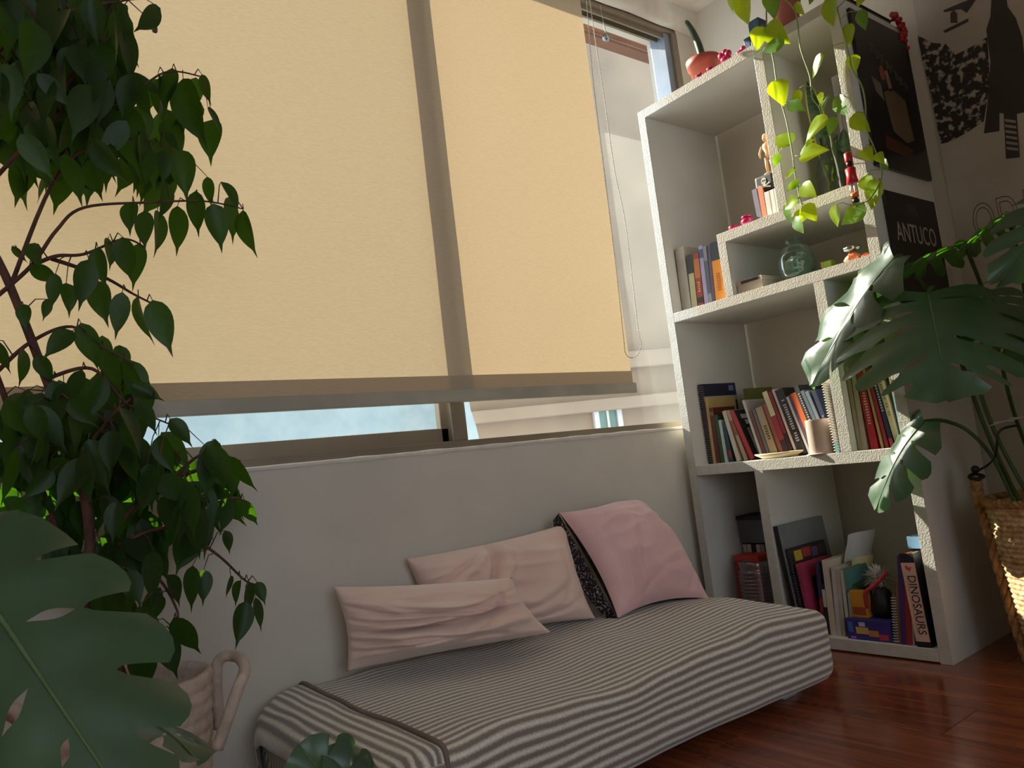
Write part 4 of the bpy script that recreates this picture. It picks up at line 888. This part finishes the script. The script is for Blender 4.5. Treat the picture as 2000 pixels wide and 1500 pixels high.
FILL = [(110, 55, 140, 80, 26), (90, 180, 120, 90, 30), (205, 130, 62, 85, 14), (120, 300, 115, 60, 20), (190, 250, 80, 80, 12), (150, 800, 145, 55, 24), (110, 880, 115, 75, 26), (250, 890, 100, 60, 16), (335, 925, 95, 55, 12), (55, 960, 70, 60, 8), (300, 1020, 110, 60, 12), (235, 1130, 70, 80, 5), (370, 1010, 60, 50, 6), (300, 330, 40, 40, 4), (270, 1230, 50, 60, 4)]
rr = random.Random(21); leaves = []
for x0, y0, x1, y1 in EXP: leaves.append((x0-(x1-x0)*.08, y0-(y1-y0)*.10, x1+(x1-x0)*.08, y1+(y1-y0)*.08, rr.uniform(.44, .56)))
for cx_, cy_, rx_, ry_, n in FILL:
    for k in range(n):
        a = rr.uniform(0, 6.28); q = math.sqrt(rr.random()); x = cx_+rx_*q*math.cos(a); y = cy_+ry_*q*math.sin(a); l = rr.uniform(74, 122); an = math.radians(rr.gauss(88, 24))
        leaves.append((x-l*.4*math.cos(an), y-l*.4*math.sin(an), x+l*.6*math.cos(an), y+l*.6*math.sin(an), rr.uniform(.40, .74)))
rest = []
for cx_, cy_, rx_, ry_, n in ((100, 60, 150, 90, 55), (100, 190, 130, 100, 55), (210, 190, 75, 110, 20), (110, 310, 110, 50, 20), (130, 830, 140, 70, 45), (110, 920, 120, 70, 35), (270, 930, 110, 60, 26), (200, 1060, 120, 60, 22), (330, 220, 70, 60, 9), (280, 340, 60, 50, 8), (390, 985, 70, 60, 12), (330, 1075, 90, 55, 12), (250, 1200, 70, 80, 10), (420, 930, 50, 30, 6), (70, 1060, 90, 70, 16), (230, 720, 50, 40, 6)):
    for k in range(n):
        a = rr.uniform(0, 6.28); q = math.sqrt(rr.random()); x = cx_+rx_*q*math.cos(a); y = cy_+ry_*q*math.sin(a); l = rr.uniform(70, 110); an = math.radians(rr.gauss(90, 26))
        rest.append((x-l*.4*math.cos(an), y-l*.4*math.sin(an), x+l*.6*math.cos(an), y+l*.6*math.sin(an), rr.uniform(.58, .79)))
rest = leaves[300:]+rest; leaves = leaves[:300]; tw = MB(); fo = MB()
for k, (x0, y0, x1, y1, yd) in enumerate(rest):
    b = at(x0, y0, 'y', yd); t = at(x1, y1, 'y', yd+rr.uniform(-.02, .02)); nr = (CAM-b).normalized()*rr.uniform(.5, 1)+V((rr.uniform(-.8, .8), rr.uniform(-.3, .3), rr.uniform(-.1, .5)))
    M_ = frame(b, t-b, nr, (t-b).length); me = ficm[k % 4]; fo.add([M_ @ v.co for v in me.vertices], [tuple(p.vertices) for p in me.polygons])
o = put('foliage', fo.mesh('foliage', smooth=True, fix=False), FIC, fic); o['kind'] = 'stuff'
for k, (x0, y0, x1, y1, yd) in enumerate(leaves):
    b = at(x0, y0, 'y', yd); t = at(x1, y1, 'y', yd+rr.uniform(-.03, .03)); L_ = (t-b).length
    nr = (CAM-b).normalized()*rr.uniform(.5, 1)+V((rr.uniform(-.8, .8), rr.uniform(-.4, .4), rr.uniform(-.1, .5)))
    put('leaf', ficm[k % 4], FIC, fic, M=frame(b, t-b, nr, L_))
    near = min(BR, key=lambda q: (q-b).length_squared)
    if (near-b).length < .22: tw.tube([near, near.lerp(b, .55)+V((0, 0, .012)), b], [.0013, .0010, .0007], 5)
o = put('twigs', tw.mesh('twigs', smooth=True, fix=False), BARK, fic); o['kind'] = 'stuff'

# ---- pothos on the bookcase top
p = V((.045, ypix(1541, .045, zt), zt))
pp = thing('pothos_pot', p, 'dusty rose plant pot at the front of the bookcase top', 'pot')
mk('pot_body', MB().lathe([(.0, .001), (.034, .001), (.044, .085), (.049, .087), (.050, .10), (.045, .10), (.04, .075), (0, .07)], 36), mat('rose_pot', (196, 120, 110), .4, (180, 100, 92), 9), pp, smooth=True)
mk('soil', MB().lathe([(0, .088), (.043, .086)], 24, caps=(False, False)), mat('soil', (60, 42, 32), .95), pp)
pt = thing('trailing_pothos', p+V((0, 0, .087)), 'sunlit trailing pothos with lime heart-shaped leaves hanging down the bookcase', 'plant')
top0 = p+V((0, 0, .088)); PV = []
def vine(pts, r=.0022):
    q = spline(pts, 7); PV.extend(q); put('vine', MB().tube(q, r, 6).mesh('vine', smooth=True), VINE, pt)
def px_(lst): return [at(x, y, 'x', d) for x, y, d in lst]
vine([top0, top0+V((-.04, .02, .03))]+px_([(1497, 20, -.03), (1500, 70, -.045), (1511, 120, -.04), (1520, 180, -.04), (1535, 232, -.045), (1546, 290, -.05), (1553, 340, -.05), (1561, 382, -.05), (1572, 425, -.05)]))
vine([top0, top0+V((-.05, .0, .03))]+px_([(1552, 20, -.05), (1563, 92, -.055), (1582, 150, -.05), (1586, 190, -.05), (1601, 212, -.05), (1606, 240, -.05)]))
vine([top0, top0+V((-.04, -.04, .035))]+px_([(1618, -10, -.05), (1646, 60, -.055), (1664, 132, -.05), (1682, 165, -.05), (1690, 200, -.05), (1692, 250, -.05), (1706, 285, -.05), (1722, 330, -.05), (1716, 362, -.05), (1694, 392, -.05), (1664, 402, -.05)]))
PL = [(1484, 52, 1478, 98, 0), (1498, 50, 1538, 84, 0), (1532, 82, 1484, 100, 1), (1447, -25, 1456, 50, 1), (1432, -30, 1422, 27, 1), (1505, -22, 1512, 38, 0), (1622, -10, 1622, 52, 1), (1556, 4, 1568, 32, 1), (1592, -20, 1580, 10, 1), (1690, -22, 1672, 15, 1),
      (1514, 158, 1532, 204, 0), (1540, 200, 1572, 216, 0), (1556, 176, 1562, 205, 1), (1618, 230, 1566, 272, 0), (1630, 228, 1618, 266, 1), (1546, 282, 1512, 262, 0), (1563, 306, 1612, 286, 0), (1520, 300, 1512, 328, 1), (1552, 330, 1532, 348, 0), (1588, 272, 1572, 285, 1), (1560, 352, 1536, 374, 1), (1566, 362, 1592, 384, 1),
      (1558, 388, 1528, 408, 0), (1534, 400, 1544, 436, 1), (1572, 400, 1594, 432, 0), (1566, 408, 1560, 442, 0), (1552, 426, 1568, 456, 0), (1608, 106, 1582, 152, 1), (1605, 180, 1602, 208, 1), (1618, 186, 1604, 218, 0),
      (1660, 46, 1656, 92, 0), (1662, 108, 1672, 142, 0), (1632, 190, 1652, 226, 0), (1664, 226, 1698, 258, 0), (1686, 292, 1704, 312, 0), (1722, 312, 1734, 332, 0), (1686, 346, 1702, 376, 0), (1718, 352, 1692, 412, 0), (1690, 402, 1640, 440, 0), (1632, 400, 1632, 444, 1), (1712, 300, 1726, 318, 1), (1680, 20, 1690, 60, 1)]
rr = random.Random(4)
for k, (x0, y0, x1, y1, dk) in enumerate(PL):
    xd = -.05+rr.uniform(-.02, .02); b = at(x0, y0, 'x', xd); t = at(x1, y1, 'x', xd+rr.uniform(-.02, .02)); L_ = (t-b).length*1.0
    nr = V((-1, -.25, .25))+V((rr.uniform(-.4, .4), rr.uniform(-.7, .7), rr.uniform(-.3, .5)))
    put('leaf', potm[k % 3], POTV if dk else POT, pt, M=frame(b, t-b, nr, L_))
    near = min(PV, key=lambda q: (q-b).length_squared)
    if .004 < (near-b).length < .14: put('petiole', MB().tube([near, near.lerp(b, .5)+V((-.004, 0, .008)), b], [.0013, .0011, .0009], 5).mesh('petiole', smooth=True), VINE, pt)

# ---- monstera leaf generator: heart outline, real cuts between the lobes, slits near the midrib
def monstera(parent, base, tip, nrm, width, nl=6, droop=.25, fold=.25, seed=0, cut=.42, wav=.02, stem=None, arch=.12, mt_=None):
    base, tip = V(base), V(tip); L_ = (tip-base).length; rr = random.Random(seed)
    def E(t):       # margin from behind the base (t=0) to the tip (t=1), half outline
        a = math.radians(152)*(1-t)**1.05
        r = (.50+.18*math.sin(math.pi*min(1, t*1.1)))*(1-.05*t) if t < .95 else .5
        c = .36
        x = math.sin(a)*width/L_*.5*(1.0+.12*math.sin(math.pi*t)); y = c+math.cos(a)*(.50 if a > math.pi/2 else .64)
        return x, y
    def Mid(t): return 0, max(0.0, -.02+1.0*(t**1.25))*.97
    def pt(t, r, s):
        ex, ey = E(t); mx_, my_ = Mid(t); q = r**1.0
        x = (mx_+(ex-mx_)*q)*s; y = my_+(ey-my_)*q
        rad = abs(x)/(width/L_*.5)
        z = fold*abs(x)*(1-.55*rad)-droop*rad*rad*.5*width/L_-arch*4*(y-.5)**2*.5+wav*math.sin(t*nl*6.283+s)*q+.012*math.sin(9*x+5*y+seed)
        return (x, y, z)
    mb = MB(); cuts = [0]+[(k+.5+.15*rr.uniform(-1, 1))/nl for k in range(nl-1)]+[1]
    cuts = [0]+[.08+.84*k/nl+.02*rr.uniform(-1, 1) for k in range(1, nl)]+[1]
    nr_ = 16; nc = 5
    for s in (-1, 1):
        rc = [cut+rr.uniform(-.08, .14) for _ in cuts]; dl = [rr.uniform(.016, .034) for _ in cuts]; hole = [rr.random() < .6 for _ in cuts]
        def delta(k, r):
            if k == 0 or k == len(cuts)-1: return 0
            if r > rc[k]: return dl[k]*math.sqrt((r-rc[k])/(1-rc[k]))+.004
            if hole[k] and .14 < r < rc[k]-.10:
                u = (r-.14)/(rc[k]-.24); return .016*math.sin(math.pi*u)
            return 0
        for k in range(len(cuts)-1):
            rows = []
            for i in range(nr_+1):
                r = i/nr_; a = cuts[k]+delta(k, r); b = cuts[k+1]-delta(k+1, r)
                m_ = (a+b)/2; rend = 1
                row = []
                for j in range(nc):
                    u = j/(nc-1); rr_ = r*(1-(.10*(2*u-1)**2 if r > .7 else .10*(2*u-1)**2*r/.7))
                    row.append(pt(a+(b-a)*u, rr_, s))
                rows.append(row)
            mb.grid(rows)
    M_ = frame(base, tip-base, nrm, L_); mb.xf(M_)
    lf_ = put('leaf', mb.mesh('leaf', smooth=True), mt_ or MON, parent)
    mid = [M_ @ V((0, .97*k/12, -arch*4*(.97*k/12-.5)**2*.5+.012*math.sin(5*.97*k/12+seed)+.004)) for k in range(13)]
    put('midrib', MB().tube(mid, [.0032*(1-.75*k/12) for k in range(13)], 6).mesh('midrib', smooth=True), MONV, lf_)
    if stem: put('stem', MB().tube(spline(list(stem)+[mid[0]], 8), .0055 if len(stem) > 2 else .005, 8).mesh('stem', smooth=True), STEMG, parent)

# ---- monstera in the seagrass basket
bc = V((.14, -.30, 0)); RB, RTp, HB = .150, .188, .43
sb = thing('seagrass_basket', bc, 'woven seagrass basket standing beside the bookcase, half in sunlight', 'basket')
nrow = 31; prof = [(.0, .003), (.13, .003)]
for k in range(nrow*4+1):
    t = k/(nrow*4); prof.append((RB+(RTp-RB)*t**.8+.004*abs(math.sin(k*math.pi/4)), .006+(HB-.006)*t))
SGW = mat('woven_seagrass', (206, 176, 134), .85, (150, 112, 70), 55, .6, 110)
mk('woven_wall', MB().lathe(prof+[(RTp-.012, HB), (RTp-.018, HB-.05), (RTp-.03, .25)], 150, mod=lambda a, z: 1+.010*math.sin(a*50+math.pi*int(z/((HB-.006)/nrow))), caps=(False, False)), SGW, sb, smooth=True)
def braid(pts, r, name, m, parent):
    q = spline(pts, 10); mb = MB(); n = len(q)
    for ph in (0, 2.094, 4.189):
        w_ = []
        for k in range(n):
            tng = (q[min(k+1, n-1)]-q[max(k-1, 0)]).normalized(); a = tng.cross(V((.3, .2, .9))).normalized(); b = tng.cross(a); g = k*.62+ph
            w_.append(q[k]+(a*math.cos(g)+b*math.sin(g)*.8)*r*.62)
        mb.tube(w_, r*.62, 7)
    put(name, mb.mesh(name, smooth=True), m, parent)
lv = V((-.317, .948, 0)); fv = V((-.948, -.317, 0))
def bw(a, z, o=.0):
    t = max(0, (z-.006)/(HB-.006)); r = RB+(RTp-RB)*min(1, t)**.8+o; return bc+V((math.cos(a)*r, math.sin(a)*r, z))
al = math.atan2(lv.y, lv.x)
braid([bw(al+.30, .02, .006), bw(al+.26, .12, .008), bw(al+.22, .22, .008), bw(al+.18, .32, .008), bw(al+.13, .40, .010), bw(al+.08, .455, .012), bw(al+.04, .50, .010)], .013, 'braided_seam', ROPE, sb)
braid([bc+V((math.cos(a)*RTp, math.sin(a)*RTp, HB+.004)) for a in [2*math.pi*k/26 for k in range(27)]], .011, 'rim_braid', ROPE, sb)
mk('soil', MB().lathe([(0, .36), (.165, .355)], 30, caps=(False, False)), mat('soil', (60, 42, 32), .95), sb)
kn = bw(al+.04, .515, .008)
put('black_tie', MB().tube(spline([kn+V((-.012, -.012, -.02)), kn+V((-.014, .012, -.012)), kn+V((.012, .012, -.006)), kn+V((.014, -.012, -.012)), kn+V((-.012, -.012, -.016))], 8), .005, 7)
    .tube(spline([kn, kn+V((.02, -.03, .02)), at(1945, 885, 'y', -.2), at(1952, 842, 'y', -.22), at(1990, 830, 'y', -.25)], 8), .0032, 6).ball(kn+V((0, 0, .008)), .011, 10, 7).mesh('black_tie', smooth=True), BLACK, sb, label='black cord tied round the braid')
mr_ = thing('monstera', bc+V((0, 0, .36)), 'large monstera with split leaves growing from the seagrass basket', 'plant')
s0 = bc+V((0, 0, .34))
def mid2(a, b, k): return V(a).lerp(V(b), k)
A0 = dist(1812, 560, 2.03); A1 = dist(1852, 775, 1.84)
monstera(mr_, A0, A1, V((-.75, -.45, .75)), .44, 7, .5, .12, 5, .66, .02, [s0+V((-.02, .05, 0)), dist(1950, 860, 2.10), dist(1890, 700, 2.10), dist(1830, 570, 2.10)])
B0 = at(1735, 500, 'x', -.06); B1 = at(1572, 752, 'x', -.085)
monstera(mr_, B0, B1, V((-.75, .55, .35)), .30, 4, .3, .55, 8, .62, .03, [s0+V((-.03, .08, 0)), dist(1930, 850, 2.18), dist(1850, 640, 2.24), dist(1770, 510, 2.22)])
C0 = at(1796, 820, 'x', -.035); C1 = at(1698, 995, 'x', -.06)
monstera(mr_, C0, C1, V((-.80, .30, .55)), .19, 4, .35, .25, 13, .40, .02, [s0+V((-.05, .09, .0)), dist(1945, 905, 2.14), dist(1895, 845, 2.16), dist(1845, 822, 2.17)])
D0 = dist(2110, 345, 1.86); D1 = dist(1952, 545, 1.74)
monstera(mr_, D0, D1, V((-.6, -.6, .5)), .17, 5, .5, .2, 17, .5, .03, [s0+V((.0, .0, 0)), dist(2060, 800, 2.05), dist(2100, 500, 1.98)])
E0 = at(1880, 468, 'x', .012); E1 = at(1742, 545, 'x', -.012)
monstera(mr_, E0, E1, V((-.1, .75, .65)), .24, 5, .3, .15, 19, .42, .03, [s0+V((.02, .03, 0)), dist(1985, 820, 2.26), dist(1930, 600, 2.30)])
F0 = at(1965, 420, 'x', .045); F1 = at(1868, 500, 'x', .02)
monstera(mr_, F0, F1, V((-.1, .75, .65)), .20, 5, .3, .2, 29, .45, .03, [s0+V((.04, .02, 0)), dist(2020, 800, 2.2), dist(2000, 560, 2.24)])
H0 = dist(1930, 560, 2.06); H1 = dist(2010, 700, 1.92)
monstera(mr_, H0, H1, V((-.6, -.7, .5)), .30, 6, .5, .1, 31, .45, .02, [s0+V((.03, -.02, 0)), dist(2040, 840, 2.12), dist(1980, 640, 2.14)])
for (px, py) in ((1955, 826), (1990, 818)):
    q = dist(px, py, 2.09); put('plant_clip', MB().tube([q+V((.03*math.cos(a), .03*math.sin(a), .004*math.sin(2*a))) for a in [k*math.pi/8 for k in range(17)]], .002, 6).mesh('plant_clip', smooth=True), flat((196, 192, 200), .25), mr_)

# ---- foreground monstera at the left
fp0 = V((-2.16, .02, 0))
gp = thing('planter', fp0, 'dark planter of the foreground monstera', 'pot')
mk('pot_body', MB().lathe([(0, .001), (.09, .001), (.12, .20), (.125, .20), (.112, .18), (0, .175)], 36), flat((70, 60, 54)), gp, smooth=True)
mk('soil', MB().lathe([(0, .186), (.112, .184)], 24, caps=(False, False)), mat('soil', (60, 42, 32), .95), gp)
fm = thing('monstera', fp0+V((0, 0, .18)), 'monstera with a very large split leaf in the left foreground', 'plant')
s1 = fp0+V((0, 0, .18))
monstera(fm, dist(-95, 1065, .74), dist(285, 1625, .64), V((-.25, -1, .45)), .205, 5, .55, .10, 41, .50, .022, [s1, dist(-260, 1300, .85), dist(-150, 1100, .82)], .06)
monstera(fm, dist(215, 1375, 1.02), dist(398, 1470, .94), V((.3, .3, 1)), .17, 4, .3, .25, 43, .40, .03, [s1+V((.02, .03, 0)), dist(60, 1450, 1.0)])
monstera(fm, dist(690, 1600, 1.05), dist(585, 1452, 1.05), V((-.3, -.8, .6)), .13, 4, .3, .35, 47, .42, .03, [s1+V((.04, 0, 0)), dist(560, 1750, 1.0)])
monstera(fm, dist(760, 1600, 1.06), dist(636, 1462, 1.06), V((.1, -.6, .8)), .10, 4, .3, .5, 53, .5, .03, [s1+V((.05, 0, 0)), dist(660, 1760, 1.0)])
